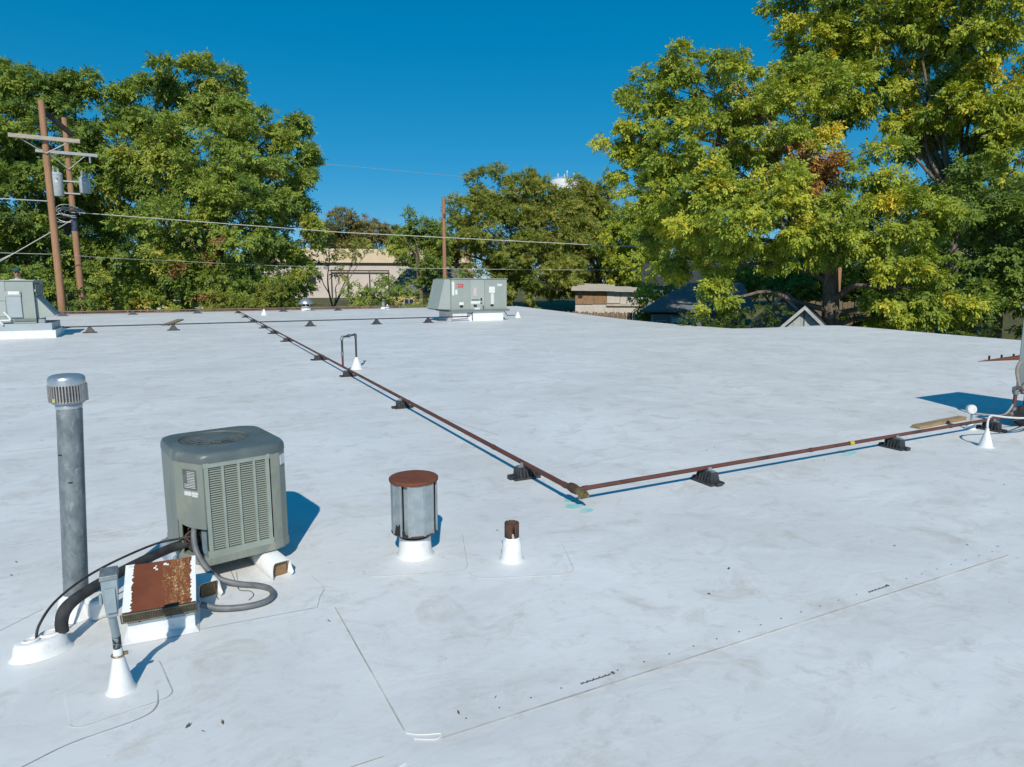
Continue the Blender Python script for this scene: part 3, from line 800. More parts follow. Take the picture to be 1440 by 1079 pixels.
# ------------------------------------------------------------------ flexible conduit, insulated line set, thin cable
WH = MB().tube([(0.085, 4.075, 0.325), (0.075, 4.02, 0.27), (0.085, 3.965, 0.20), (0.125, 3.92, 0.12), (0.19, 3.885, 0.055), (0.28, 3.84, 0.026), (0.37, 3.775, 0.024), (0.425, 3.70, 0.024), (0.428, 3.61, 0.024), (0.375, 3.55, 0.024), (0.27, 3.545, 0.024), (0.16, 3.575, 0.03), (0.075, 3.60, 0.06)], 0.0155, 12, smooth=6).build('flexible_conduit', M['whip'], None, smooth=True)
tag(WH, 'grey flexible conduit looping from the condenser onto the roof beside the rusty hood', 'conduit')
LS = MB().tube([(-0.515, 3.575, 0.07), (-0.515, 3.58, 0.12), (-0.50, 3.605, 0.165), (-0.455, 3.66, 0.19), (-0.35, 3.79, 0.20), (-0.19, 3.96, 0.205), (-0.05, 4.10, 0.20), (0.04, 4.14, 0.20)], [0.027, 0.028, 0.03, 0.028, 0.027, 0.026, 0.026, 0.026], 12, smooth=6).build('insulated_pipe', M['foam'], None, smooth=True)
tag(LS, 'fat black insulated pipe running from the white roof pocket to the condenser', 'insulated pipe')
TC = MB().tube([(-0.612, 3.545, 0.075), (-0.60, 3.57, 0.13), (-0.545, 3.66, 0.19), (-0.44, 3.80, 0.225), (-0.30, 3.93, 0.245), (-0.12, 4.06, 0.255), (0.0, 4.10, 0.25), (0.06, 4.09, 0.255)], 0.0062, 8, smooth=6).build('black_cable', M['cable'], None, smooth=True)
tag(TC, 'thin black cable arching from the white roof pocket over the insulated pipe', 'cable')
for pts, lab in (([(0.10, 3.99, 0.15), (0.13, 3.88, 0.07), (0.16, 3.80, 0.006), (0.165, 3.74, 0.006)], 'hair-thin dark wire hanging below the condenser nearest the rusty hood'),
                 ([(0.24, 3.96, 0.10), (0.27, 3.86, 0.02), (0.28, 3.80, 0.006), (0.33, 3.76, 0.006), (0.34, 3.70, 0.006), (0.31, 3.65, 0.006)], 'hair-thin dark wire curling on the roof inside the conduit loop')):
    tag(MB().tube(pts, 0.0016, 5, smooth=5).build('stray_wire', M['cable'], None, smooth=True), lab, 'wire')

# white sealed pocket where the line set goes down
pk = thing('sealant_pocket', 'low rounded white sealant pocket where the black pipe enters the roof', 'roof pocket', (-0.60, 3.555, 0), R(12))
MB().lathe([(0.128, 0.001), (0.116, 0.010), (0.108, 0.028), (0.104, 0.058), (0.094, 0.074), (0.078, 0.079), (0.055, 0.074), (0.02, 0.070), (0.002, 0.070)], 30, sx=1.0, sy=0.66).build('pocket_body', M['boot'], pk, smooth=True)
b = MB(); b.tube([(0.045 + 0.045 * math.cos(a * 0.5236), 0.012 + 0.03 * math.sin(a * 0.5236), 0.078) for a in range(13)], 0.007, 6); b.build('sealant_bead', M['boot'], pk, smooth=True)
b = MB(); b.tube([(-0.035 + 0.03 * math.cos(a * 0.5236), -0.005 + 0.02 * math.sin(a * 0.5236), 0.078) for a in range(13)], 0.006, 6); b.build('sealant_bead', M['boot'], pk, smooth=True)

# ------------------------------------------------------------------ rusty vent hood on a white curb
hd = thing('vent_hood', 'rusty sloped vent hood with a fluted grille on a white curb', 'vent hood', (-0.095, 3.60, 0), R(-4))
MB().prism([(-0.165, -0.17), (0.165, -0.17), (0.165, 0.125), (-0.165, 0.125)], 0.002, 0.018, top=[(-0.142, -0.128), (0.147, -0.128), (0.147, 0.118), (-0.142, 0.118)], cap=False).prism([(-0.142, -0.128), (0.147, -0.128), (0.147, 0.118), (-0.142, 0.118)], 0.018, 0.112).build('curb', M['boot'], hd, smooth=True)
MB().box((0.003, -0.132, 0.095), (0.285, 0.006, 0.030)).build('counter_flashing', M['elec'], hd)
for x in (-0.09, 0.045, 0.115):
    MB().lathe([(0.006, 0), (0.005, 0.004), (0.001, 0.005)], 8, (x, -0.1352, 0.096), axis=(0, -1, 0)).build('fastener', M['dark'], hd)
def hs(x, y):
    return (x, y)
# sloped rusty top, painted white down both side strips
b = MB()
def slab(x0, x1, mi, lift=0.0):
    y0, z0, y1, z1 = -0.138, 0.150, 0.105, 0.288
    b.hull8([(x0, y0, z0 - 0.014), (x1, y0, z0 - 0.014), (x1, y1, z1 - 0.014), (x0, y1, z1 - 0.014), (x0, y0, z0 + lift), (x1, y0, z0 + lift), (x1, y1, z1 + lift), (x0, y1, z1 + lift)], mi)
slab(-0.155, 0.155, 0)
def rust_top():
    t = NT('rusted_hood_top')
    v = t.coord(); vy = t.coord((9.0, 1.3, 1.3))
    col = t.mix(t.ramp(t.noise(v, 7, 6, 0.6), [(0.35, 0), (0.7, 1)]), (0.185, 0.058, 0.030), (0.13, 0.040, 0.022))
    # flaked paint on the right half: pale and mustard streaks running down the slope
    xs = t.n('ShaderNodeSeparateXYZ'); tc = t.n('ShaderNodeTexCoord'); t.l(tc.outputs['Object'], xs.inputs[0])
    band = t.ramp(xs.outputs['X'], [(0.0, 0.10), (0.005, 0.75), (0.09, 1.0), (0.15, 0.75)])
    fl_ = t.noise(t.coord((3.0, 0.5, 0.5)), 22, 8, 0.8)
    fl2 = t.noise(v, 110, 4, 0.7)
    mul = t.n('ShaderNodeMath', operation='MULTIPLY'); t.l(fl_, mul.inputs[0]); t.l(band, mul.inputs[1])
    ad = t.n('ShaderNodeMath', operation='MULTIPLY'); t.l(mul.outputs[0], ad.inputs[0]); t.l(fl2, ad.inputs[1])
    col = t.mix(t.ramp(ad.outputs[0], [(0.215, 0), (0.26, 1)]), col, (0.30, 0.155, 0.05))
    col = t.mix(t.ramp(ad.outputs[0], [(0.30, 0), (0.325, 1)]), col, (0.55, 0.50, 0.41))
    t.bump(fl2, 0.25, 0.003)
    return t.set(col, 0.8, 0.0, 0.25)
M['rust_top'] = rust_top()
b.build('hood_top', M['rust_top'], hd, bevel=0.003)
er = random.Random(8)
for s, x_out in ((-1, -0.1585), (1, 0.1585)):
    b = MB(); inner = []
    for k in range(33):
        f = k / 32
        wd = (0.036 if s < 0 else 0.022) + er.uniform(-0.006, 0.006)
        inner.append((x_out - s * wd, f))
    y0, z0, y1, z1 = -0.1395, 0.1515, 0.1065, 0.2895
    V = [(xi, y0 + (y1 - y0) * f, z0 + (z1 - z0) * f) for xi, f in inner] + [(x_out, y0 + (y1 - y0) * f, z0 + (z1 - z0) * f) for xi, f in inner] + [(x_out, y0 + (y1 - y0) * f, z0 + (z1 - z0) * f - 0.02) for xi, f in inner]
    k = len(inner)
    b._add(V, [((i, i + 1, k + i + 1, k + i) if s < 0 else (i, k + i, k + i + 1, i + 1)) for i in range(k - 1)] + [(k + i, k + i + 1, 2 * k + i + 1, 2 * k + i) for i in range(k - 1)])
    b.build('white_side_strip', M['boot'], hd)
b = MB()
for x, y, w_ in ((-0.028, 0.070, 0.013), (-0.019, 0.060, 0.012), (0.018, 0.083, 0.017), (0.03, 0.078, 0.012), (-0.022, 0.079, 0.008)):
    f = (y + 0.138) / 0.243; z = 0.150 + 0.138 * f + 0.0012
    b._add([(x - w_ / 2, y - w_ * 0.3, z - w_ * 0.17), (x + w_ / 2, y - w_ * 0.4, z - w_ * 0.23), (x + w_ * 0.4, y + w_ * 0.4, z + w_ * 0.23), (x - w_ * 0.3, y + w_ * 0.3, z + w_ * 0.17)], [(0, 1, 2, 3)])
b.build('paint_fleck', M['white'], hd)
b = MB()
b.hull8([(-0.152, -0.128, 0.108), (0.152, -0.128, 0.108), (0.152, 0.10, 0.108), (-0.152, 0.10, 0.108), (-0.152, -0.128, 0.137), (0.152, -0.128, 0.137), (0.152, 0.10, 0.265), (-0.152, 0.10, 0.265)])
b.build('hood_body', M['elec'], hd)
# fluted grille along the front lip
b = MB()
NF = 46
for k in range(NF):
    x = -0.158 + 0.316 * (k + 0.5) / NF
    b.hull8([(x - 0.0022, -0.142, 0.101), (x + 0.0022, -0.142, 0.101), (x + 0.0022, -0.130, 0.101), (x - 0.0022, -0.130, 0.101), (x - 0.0022, -0.166, 0.150), (x + 0.0022, -0.166, 0.150), (x + 0.0022, -0.140, 0.150), (x - 0.0022, -0.140, 0.150)])
M['flute'] = weathered('dirty_olive_metal', (0.17, 0.145, 0.095), (0.09, 0.075, 0.05), 20, 0.6, 0.3)
tag(b.build('grille_flutes', M['flute'], hd), 'row of narrow upright flutes along the front lip')
b = MB()
b.hull8([(-0.158, -0.1355, 0.104), (0.158, -0.1355, 0.104), (0.158, -0.129, 0.104), (-0.158, -0.129, 0.104), (-0.158, -0.152, 0.146), (0.158, -0.152, 0.146), (0.158, -0.139, 0.146), (-0.158, -0.139, 0.146)])
b.build('grille_backing', M['dark'], hd)
b = MB()
b.tube([(-0.162, -0.142, 0.101), (0.162, -0.142, 0.101)], 0.003, 6); b.tube([(-0.162, -0.164, 0.151), (0.162, -0.164, 0.151)], 0.003, 6)
for s in (-1, 1): b.tube([(s * 0.162, -0.142, 0.101), (s * 0.162, -0.164, 0.151)], 0.0035, 6)
b.build('grille_rim', M['flute'], hd)

# ------------------------------------------------------------------ disconnect box on a conduit with a cone boot
dc = thing('conduit_stand', 'pale blue-grey electrical box on a bent conduit rising from a white cone boot', 'electrical box', (-0.258, 3.055, 0))
MB().lathe([(0.062, 0.001), (0.053, 0.008), (0.046, 0.03), (0.027, 0.125), (0.019, 0.165), (0.0185, 0.190)], 24).build('cone_boot', M['boot'], dc, smooth=True)
b = MB(); b.tube([(0.024 * math.cos(a * 0.3927), 0.024 * math.sin(a * 0.3927), 0.160) for a in range(17)], 0.0035, 6); b.box((0.030, -0.006, 0.164), (0.014, 0.010, 0.012)); b.build('hose_clamp', M['brass'], dc)
MB().tube([(0, 0, 0.17), (0, -0.004, 0.235), (0.0, -0.025, 0.28), (-0.001, -0.06, 0.335), (-0.001, -0.086, 0.385)], 0.0155, 14, smooth=4).build('conduit', M['elec'], dc, smooth=True)
b = MB(); b.tube([(0, 0, 0.192), (0, -0.0015, 0.222), (0.0, -0.0085, 0.25)], 0.0164, 14); b.build('tar_smear', weathered('tar_smear', (0.02, 0.02, 0.022), (0.26, 0.30, 0.32), 45, 0.6, lo=0.47, hi=0.55), dc, smooth=True)
b = MB()
BOFF = Vector((0.001, -0.112, 0.004))
b.hull8([(-0.024, 0.006, 0.372), (0.026, 0.006, 0.372), (0.026, 0.056, 0.372), (-0.024, 0.056, 0.372), (-0.034, -0.006, 0.470), (0.036, -0.006, 0.470), (0.036, 0.064, 0.470), (-0.034, 0.064, 0.470)])
b.hull8([(-0.034, -0.006, 0.470), (0.036, -0.006, 0.470), (0.036, 0.064, 0.470), (-0.034, 0.064, 0.470), (-0.036, -0.010, 0.540), (0.038, -0.010, 0.540), (0.038, 0.066, 0.540), (-0.036, 0.066, 0.540)])
b.build('box', M['elec'], dc, bevel=0.003, loc=BOFF).scale = (0.78, 0.8, 1)
MB().hull8([(-0.041, -0.018, 0.535), (0.043, -0.018, 0.535), (0.043, 0.070, 0.540), (-0.041, 0.070, 0.540), (-0.039, -0.014, 0.553), (0.041, -0.014, 0.553), (0.041, 0.070, 0.566), (-0.039, 0.070, 0.566)]).build('lid', M['galv_dull'], dc, bevel=0.003, loc=BOFF).scale = (0.78, 0.8, 1)
MB().box((0.001, -0.0125, 0.447), (0.048, 0.005, 0.10)).build('box_cover', M['elec'], dc, bevel=0.002, loc=BOFF).scale = (0.78, 0.8, 1)
MB().box((-0.043, 0.02, 0.45), (0.014, 0.03, 0.045)).build('side_lug', M['elec'], dc, bevel=0.004, loc=BOFF).scale = (0.78, 0.8, 1)

# ------------------------------------------------------------------ round gravity vent with rusty lid
gv = thing('gravity_vent', 'round galvanised vent with a flat rusty lid on a glossy white base', 'vent', (1.315, 3.83, 0))
MB().lathe([(0.128, 0.001), (0.113, 0.007), (0.106, 0.02), (0.102, 0.05), (0.099, 0.10), (0.098, 0.128)], 28).build('boot', M['boot'], gv, smooth=True)
MB().lathe([(0.090, 0.128), (0.090, 0.165)], 28).build('neck', M['darkrust'], gv, smooth=True)
MB().lathe([(0.108, 0.160), (0.108, 0.470)], 24).build('inner_shade_duct', M['dark'], gv, smooth=True)  # near-black duct widened so the baffle gaps read as shade
# eight upright baffle sheets round the drum, two gaps showing the dark duct standing in for shade
RV = 0.142
for k, (a0, a1, rr_) in enumerate(((-199, -171, 0.143), (-171, -143, 0.143), (-141, -121, 0.118), (-122, -84, 0.146), (-84, -57, 0.144), (-35, -6, 0.143), (-4, 34, 0.143), (38, 76, 0.143), (80, 118, 0.143), (122, 160, 0.143))):
    b = MB(); m = 1
    P = []
    for j in range(m + 1):
        a = R(a0 + (a1 - a0) * j / m)
        P.append((rr_ * math.cos(a), rr_ * math.sin(a)))
    V = [(x, y, 0.168) for x, y in P] + [(x, y, 0.482) for x, y in P]
    b._add(V, [(i, i + 1, m + 2 + i, m + 1 + i) for i in range(m)])
    o = b.build('baffle', M['galv'], gv)
    so = o.modifiers.new('thick', 'SOLIDIFY'); so.thickness = 0.003; so.offset = -1
for a in (-171, -143, -122, -84, -57, -35, -5, 36, 78, 120):
    MB().box((0.1415 * math.cos(R(a)), 0.1415 * math.sin(R(a)), 0.325), (0.010, 0.012, 0.318), R(a)).build('baffle_seam', M['galv'], gv)
MB().lathe([(0.120, 0.157), (0.144, 0.160), (0.146, 0.166), (0.144, 0.170), (0.11, 0.169)], 32).build('lower_rim', M['darkrust'], gv, smooth=True)
b = MB()
vr = random.Random(3)
pts = [(-166, 0.17), (-160, 0.235), (-152, 0.225), (-148, 0.245), (-140, 0.20), (-134, 0.205), (-129, 0.17)]
V = [(0.1455 * math.cos(R(a)), 0.1455 * math.sin(R(a)), z) for a, z in pts] + [(0.1455 * math.cos(R(a)), 0.1455 * math.sin(R(a)), 0.168) for a, z in pts]
b._add(V, [(len(pts) + i, len(pts) + i + 1, i + 1, i) for i in range(len(pts) - 1)]); b.build('rot_hole', M['dark'], gv)
MB().lathe([(0.130, 0.480), (0.150, 0.486), (0.152, 0.492), (0.152, 0.502), (0.148, 0.506), (0.01, 0.511)], 40).build('lid', M['rust'], gv, smooth=True)

# ------------------------------------------------------------------ stub pipe with split rusty end
st = thing('stub_pipe', 'short rusty split pipe stub in a white boot', 'pipe stub', (1.815, 3.475, 0))
MB().lathe([(0.088, 0.001), (0.074, 0.006), (0.067, 0.016), (0.062, 0.06), (0.057, 0.118), (0.054, 0.124), (0.052, 0.124)], 24).build('boot', M['boot'], st, smooth=True)
MB().lathe([(0.053, 0.12), (0.049, 0.128), (0.048, 0.146), (0.045, 0.150)], 24).build('collar', M['boot'], st, smooth=True)
b = MB(); m = 22; a0 = R(-104)
P = []
for j in range(m + 1):
    a = a0 + R(13) + (2 * math.pi - R(26)) * j / m
    zt = 0.240 + 0.006 * math.sin(3.1 * j) + (0.006 if j in (0, m) else 0)
    P.append((0.045 * math.cos(a), 0.045 * math.sin(a), zt, a))
V = [(x, y, 0.14) for x, y, z, a in P] + [(x, y, z) for x, y, z, a in P]
b._add(V, [(i, i + 1, m + 2 + i, m + 1 + i) for i in range(m)])
o = b.build('pipe', M['darkrust'], st, smooth=True)
so = o.modifiers.new('thick', 'SOLIDIFY'); so.thickness = 0.006; so.offset = -1

# ------------------------------------------------------------------ centre rooftop unit
def label_box(parent, name, x, y, z, w_, h, m, t_=0.012):
    return MB().box((x, y, z), (w_, t_, h)).build(name, M[m], parent)
ru = thing('rooftop_unit', 'sage-grey rooftop air unit with red badge and sloped intake hood in the centre distance', 'rooftop unit', (11.05, 26.62, 0))
MB().box((1.22, 0.80, 0.205), (2.42, 1.60, 0.41)).build('curb', M['boot'], ru)
MB().box((1.30, 0.80, 0.45), (2.80, 1.78, 0.085)).build('base_rail', M['rtu_dark'], ru)
W, Dp, zb, zt = 2.66, 1.66, 0.49, 1.80
x0 = -0.04
MB().box((x0 + W / 2, 0.86, (zb + zt) / 2), (W, Dp - 0.04, zt - zb)).build('cabinet', M['rtu'], ru)
for (a, c, m) in ((0.0, 0.86, 'rtu'), (0.875, 1.545, 'rtu2'), (1.56, 2.64, 'rtu')):
    MB().box((x0 + (a + c) / 2 + 0.01, 0.028, (zb + zt) / 2 - 0.01), (c - a, 0.022, zt - zb - 0.03)).build('front_panel', M[m], ru, bevel=0.006)
MB().box((x0 + W / 2, 0.85, zt + 0.012), (W + 0.08, Dp + 0.06, 0.025)).build('top_cover', M['rtu2'], ru)
# fresh-air hood on the left end, and the deeper one behind it
b = MB(); b.hull8([(-0.62, 0.10, 0.53), (-0.045, 0.10, 0.50), (-0.045, 1.45, 0.50), (-0.62, 1.45, 0.53), (-0.30, 0.10, zt - 0.01), (-0.045, 0.10, zt - 0.01), (-0.045, 1.45, zt - 0.01), (-0.30, 1.45, zt - 0.01)]); b.build('intake_hood', M['rtu2'], ru, bevel=0.01)
MB().box((-0.33, 0.78, 0.505), (0.54, 1.3, 0.02)).build('hood_screen', M['dark'], ru)
yf = 0.012
bd = label_box(ru, 'badge', 0.36, yf, 1.52, 0.30, 0.13, 'red')
label_box(bd, 'badge_symbol', 0.25, yf - 0.008, 1.52, 0.045, 0.08, 'pink', 0.004)
for x in (0.33, 0.37, 0.41, 0.45): label_box(bd, 'badge_letter', x, yf - 0.008, 1.52, 0.022, 0.05, 'pink', 0.004)
label_box(ru, 'white_label', 0.045, yf, 1.40, 0.10, 0.58, 'white')
label_box(ru, 'white_label', 0.19, yf, 1.25, 0.10, 0.20, 'white')
label_box(ru, 'pink_label', 1.06, yf, 1.26, 0.14, 0.36, 'pink')
label_box(ru, 'white_label', 1.09, yf, 0.80, 0.44, 0.11, 'white')
label_box(ru, 'dark_label', 1.09, yf, 0.91, 0.36, 0.045, 'plate')
label_box(ru, 'white_label', 1.88, yf, 1.34, 0.28, 0.27, 'white')
label_box(ru, 'white_label', 1.90, yf, 0.94, 0.14, 0.48, 'sticker')
label_box(ru, 'white_label', 2.26, yf, 1.55, 0.22, 0.10, 'sticker')
label_box(ru, 'white_label', 0.42, yf, 0.76, 0.20, 0.12, 'white')
label_box(ru, 'white_label', 1.16, yf, 0.53, 0.26, 0.07, 'white')
for x, z in ((0.42, 0.64), (1.07, 0.66), (1.88, 0.67)): label_box(ru, 'panel_handle', x, yf, z, 0.14, 0.09, 'dark', 0.03)
for z in (0.96, 0.90, 0.77): label_box(ru, 'power_fitting', 1.36, yf, z, 0.07, 0.055, 'dark', 0.03)
b = MB(); b.tube([(1.42, -0.02, 0.66), (1.44, -0.05, 0.60), (1.44, -0.05, 0.45), (0.90, -0.06, 0.43), (0.90, -0.06, 0.05)], 0.02, 8); b.tube([(0.90, -0.06, 0.33), (0.66, -0.08, 0.32), (0.66, -0.10, 0.20)], 0.02, 8); b.tube([(0.66, -0.10, 0.20), (-0.6, -0.15, 0.20), (-1.1, -0.2, 0.215)], 0.021, 8); b.build('gas_connection', M['blackpipe'], ru, smooth=True)
b = MB(); b.tube([(2.45, 0.1, 0.47), (2.8, 0.5, 0.30), (3.1, 0.9, 0.14), (3.75, 1.40, 0.12)], 0.018, 8); b.build('drain_line', M['blackpipe'], ru, smooth=True)

# ------------------------------------------------------------------ left rooftop unit
lu = thing('rooftop_unit', 'large sage-grey rooftop unit cut by the left picture edge with a side intake hood', 'rooftop unit', (-3.35, 24.62, 0))
MB().box((-2.20, 1.05, 0.115), (5.30, 2.10, 0.23)).build('curb', M['boot'], lu)
MB().box((-2.24, 1.09, 0.335), (5.2, 2.0, 0.21)).build('sheet_skirt', M['rtu_blue'], lu)
MB().box((-2.6, 1.15, 1.085), (5.15, 1.94, 1.275)).build('cabinet', M['rtu'], lu)
MB().box((-2.6, 1.15, 1.735), (5.23, 2.02, 0.025)).build('top_cover', M['rtu2'], lu)
for a, c, z0_, z1_, m in ((-5.0, -0.72, 1.13, 1.70, 'rtu2'), (-5.0, -0.735, 0.66, 1.115, 'rtu2')):
    MB().box(((a + c) / 2, 0.172, (z0_ + z1_) / 2), (c - a, 0.02, z1_ - z0_)).build('front_panel', M[m], lu, bevel=0.006)
MB().box((-0.53, 0.155, 0.94), (0.36, 0.05, 0.62)).build('access_panel', M['rtu_blue'], lu, bevel=0.006)
MB().box((-0.53, 0.150, 1.33), (0.38, 0.06, 0.16)).build('panel_header', M['rtu2'], lu, bevel=0.006)
label_box(lu, 'white_label', -0.51, 0.116, 1.36, 0.27, 0.10, 'white')
label_box(lu, 'white_label', -1.28, 0.156, 1.30, 0.30, 0.22, 'white')
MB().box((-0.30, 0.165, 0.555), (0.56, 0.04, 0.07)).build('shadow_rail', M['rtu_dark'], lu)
b = MB(); b.tube([(-0.80, 0.12, 0.80), (-0.66, 0.10, 0.60), (-0.70, 0.08, 0.55), (-0.90, 0.06, 0.54), (-0.84, 0.05, 0.42)], 0.028, 8, smooth=3); b.build('drain_trap', M['pvc'], lu, smooth=True)
# right-hand hood: triangular cheeks and a sloping lid
b = MB(); b.hull8([(-0.02, 0.32, 0.56), (0.44, 0.32, 0.66), (0.44, 1.75, 0.66), (-0.02, 1.75, 0.56), (-0.02, 0.32, 1.26), (0.0, 0.32, 1.25), (0.0, 1.75, 1.25), (-0.02, 1.75, 1.26)]); b.build('intake_hood', M['rtu2'], lu, bevel=0.008)
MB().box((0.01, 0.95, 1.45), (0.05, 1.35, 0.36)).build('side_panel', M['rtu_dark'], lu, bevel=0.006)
MB().box((0.012, 0.23, 1.43), (0.03, 0.05, 0.08)).build('hinge', M['rtu2'], lu)
MB().box((0.10, 0.36, 0.50), (0.16, 0.30, 0.12)).build('hood_bracket', M['galv'], lu)
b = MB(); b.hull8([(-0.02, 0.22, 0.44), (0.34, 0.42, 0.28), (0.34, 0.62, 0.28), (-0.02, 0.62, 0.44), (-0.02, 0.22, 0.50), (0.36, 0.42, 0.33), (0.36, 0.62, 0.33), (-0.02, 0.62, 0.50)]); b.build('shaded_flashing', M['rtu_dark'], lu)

# ------------------------------------------------------------------ right-hand unit at the picture edge
XT = 1.045
xu = thing('package_unit', 'grey-green air unit cut off by the right picture edge on black sleepers', 'air conditioner', (9.11, 3.36, 0))
xu.scale = (1, 1, XT)
MB().box((0.55, 0.455, 0.87), (1.09, 0.90, 0.90)).build('cabinet', M['rtu2'], xu, bevel=0.012)
MB().box((0.55, 0.455, 1.338), (1.13, 0.94, 0.03)).build('top_cover', M['rtu'], xu, bevel=0.006)
MB().box((0.55, 0.455, 0.385), (1.14, 0.95, 0.075)).build('base_rail', M['rtu_dark'], xu, bevel=0.008)
MB().box((-0.002, 0.40, 0.86), (0.012, 0.36, 0.72)).build('side_panel', M['rtu'], xu, bevel=0.004)
MB().box((-0.010, 0.56, 0.75), (0.004, 0.10, 0.42)).build('faded_label', M['pink'], xu)
for y in (0.14, 0.72):
    b = MB(); rr_ = random.Random(int(y * 100))
    P = []
    for k in range(13):
        x = -0.28 + 1.6 * k / 12
        P.append((x, y + rr_.uniform(-0.02, 0.02), 0.13 + rr_.uniform(-0.02, 0.02)))
    b.tube(P, [0.06] + [0.11 + rr_.uniform(-0.012, 0.012) for _ in range(11)] + [0.06], 8)
    b.box((0.55, y, 0.285), (1.2, 0.12, 0.125))
    b.build('black_sleeper', M['foam'], xu)

# gas feed at the right unit
rf = thing('gas_feed', 'rust-red pipe elbow and stem feeding the unit at the right picture edge', 'pipe', (8.60, 4.14, 0))
b = MB(); b.tube([(0, 0, PIPE_Z), (0.22, 0.0, PIPE_Z + 0.02), (0.26, 0, PIPE_Z + 0.06), (0.27, 0.0, 0.42), (0.29, -0.01, 0.445), (0.34, -0.02, 0.45), (0.90, -0.16, 0.45)], 0.020, 10); b.build('pipe_run', M['rustpipe'], rf, smooth=True)
for c, a in (((0.27, 0, 0.20), (0, 0, 1)), ((0.27, 0, 0.41), (0, 0, 1)), ((0.35, -0.02, 0.45), (1, -0.2, 0)), ((0.60, -0.08, 0.45), (1, -0.2, 0)), ((0.20, 0, PIPE_Z + 0.02), (1, 0, 0))):
    a = Vector(a).normalized() * 0.028
    MB().tube([Vector(c) - a, Vector(c) + a], 0.030, 10).build('coupling', M['galv_dull'], rf, smooth=True)
MB().tube([(0.55, -0.07, 0.45), (0.55, -0.07, 0.27)], 0.018, 8).build('drip_leg', M['rustpipe'], rf, smooth=True)
CND = weathered('grey_brown_conduit', (0.30, 0.26, 0.23), (0.22, 0.19, 0.17), 9, 0.5)
tag(MB().tube([(9.22, 4.22, 0.82), (9.05, 4.24, 0.68), (8.98, 4.15, 0.45), (9.00, 4.05, 0.35), (9.02, 3.98, 0.2), (9.20, 3.86, 0.05), (9.5, 3.72, 0.03)], 0.017, 8, smooth=4).build('flexible_conduit', CND, None, smooth=True), 'brown-grey conduit dropping from the right unit to the roof behind the cone', 'conduit')
tag(MB().tube([(9.18, 4.1, 0.60), (9.05, 4.12, 0.52), (8.92, 4.14, 0.38), (8.82, 4.15, 0.22), (8.68, 4.16, 0.145), (8.45, 4.20, 0.165), (8.27, 4.25, 0.19)], 0.011, 8, smooth=4).build('flexible_conduit', M['steel_arm'], None, smooth=True), 'slim pale conduit from the right unit to the small round junction box', 'conduit')
jb = thing('junction_box', 'small round pale junction box on a white cone boot by the short board', 'junction box', (8.25, 4.27, 0))
MB().lathe([(0.07, 0.001), (0.05, 0.015), (0.028, 0.07), (0.016, 0.10)], 18).build('cone_boot', M['boot'], jb, smooth=True)
MB().tube([(0, 0, 0.11), (0, 0, 0.19)], 0.014, 8).build('stem', M['elec'], jb, smooth=True)
MB().lathe([(0.045, 0), (0.055, 0.008), (0.055, 0.045), (0.048, 0.053), (0.002, 0.056)], 18, (-0.02, 0.02, 0.235), axis=(-0.45, -0.85, 0.15)).build('box', M['sticker'], jb, smooth=True)
cbt = thing('pipe_boot', 'white cone boot with a pale conduit curving right towards the unit', 'pipe boot', (7.50, 3.72, 0))
MB().lathe([(0.085, 0.001), (0.066, 0.012), (0.046, 0.08), (0.023, 0.155), (0.017, 0.18), (0.017, 0.195)], 20).build('cone', M['boot'], cbt, smooth=True)
MB().tube([(0, 0, 0.19), (0.01, 0.01, 0.235), (0.06, 0.03, 0.285), (0.16, 0.06, 0.305), (0.30, 0.07, 0.285), (0.5, 0.05, 0.255), (0.75, 0.0, 0.235), (1.1, -0.05, 0.25), (1.75, 0.0, 0.38)], 0.0105, 10, smooth=4).build('conduit', M['sticker'], cbt, smooth=True)
tag(MB().tube([(8.65, 4.05, 0.10), (8.9, 3.9, 0.18), (8.6, 3.75, 0.26), (8.3, 3.70, 0.25), (9.3, 3.7, 0.30)], 0.008, 6, smooth=5).build('black_cable', M['cable'], None, smooth=True), 'thin dark cable slung beside the pale conduit at the right picture edge', 'cable')
b = MB(); b.box((8.05, 3.40, 0.075), (0.10, 0.14, 0.15)); tag(b.build('white_block', M['boot'], None, bevel=0.01), 'small white membrane-wrapped block at the right picture edge', 'block')
# rusty metal scupper edge with fasteners further back at the right
sc = thing('ridge_flashing', 'long low rust-brown metal flashing with small studs far right', 'flashing', (15.6, 7.7, 0))
b = MB(); b.hull8([(-0.15, 0.28, 0.002), (4.0, -0.6, 0.002), (4.0, 0.2, 0.002), (-0.15, 0.30, 0.002), (-0.15, 0.285, 0.008), (4.0, -0.2, 0.16), (4.0, 0.2, 0.16), (-0.15, 0.30, 0.008)]); b.build('flashing_strip', M['rust'], sc)
for k in range(5):
    MB().box((0.35 + 0.45 * k, 0.33 - 0.02 * k, 0.05), (0.03, 0.03, 0.10)).build('stud', M['dark'], sc)

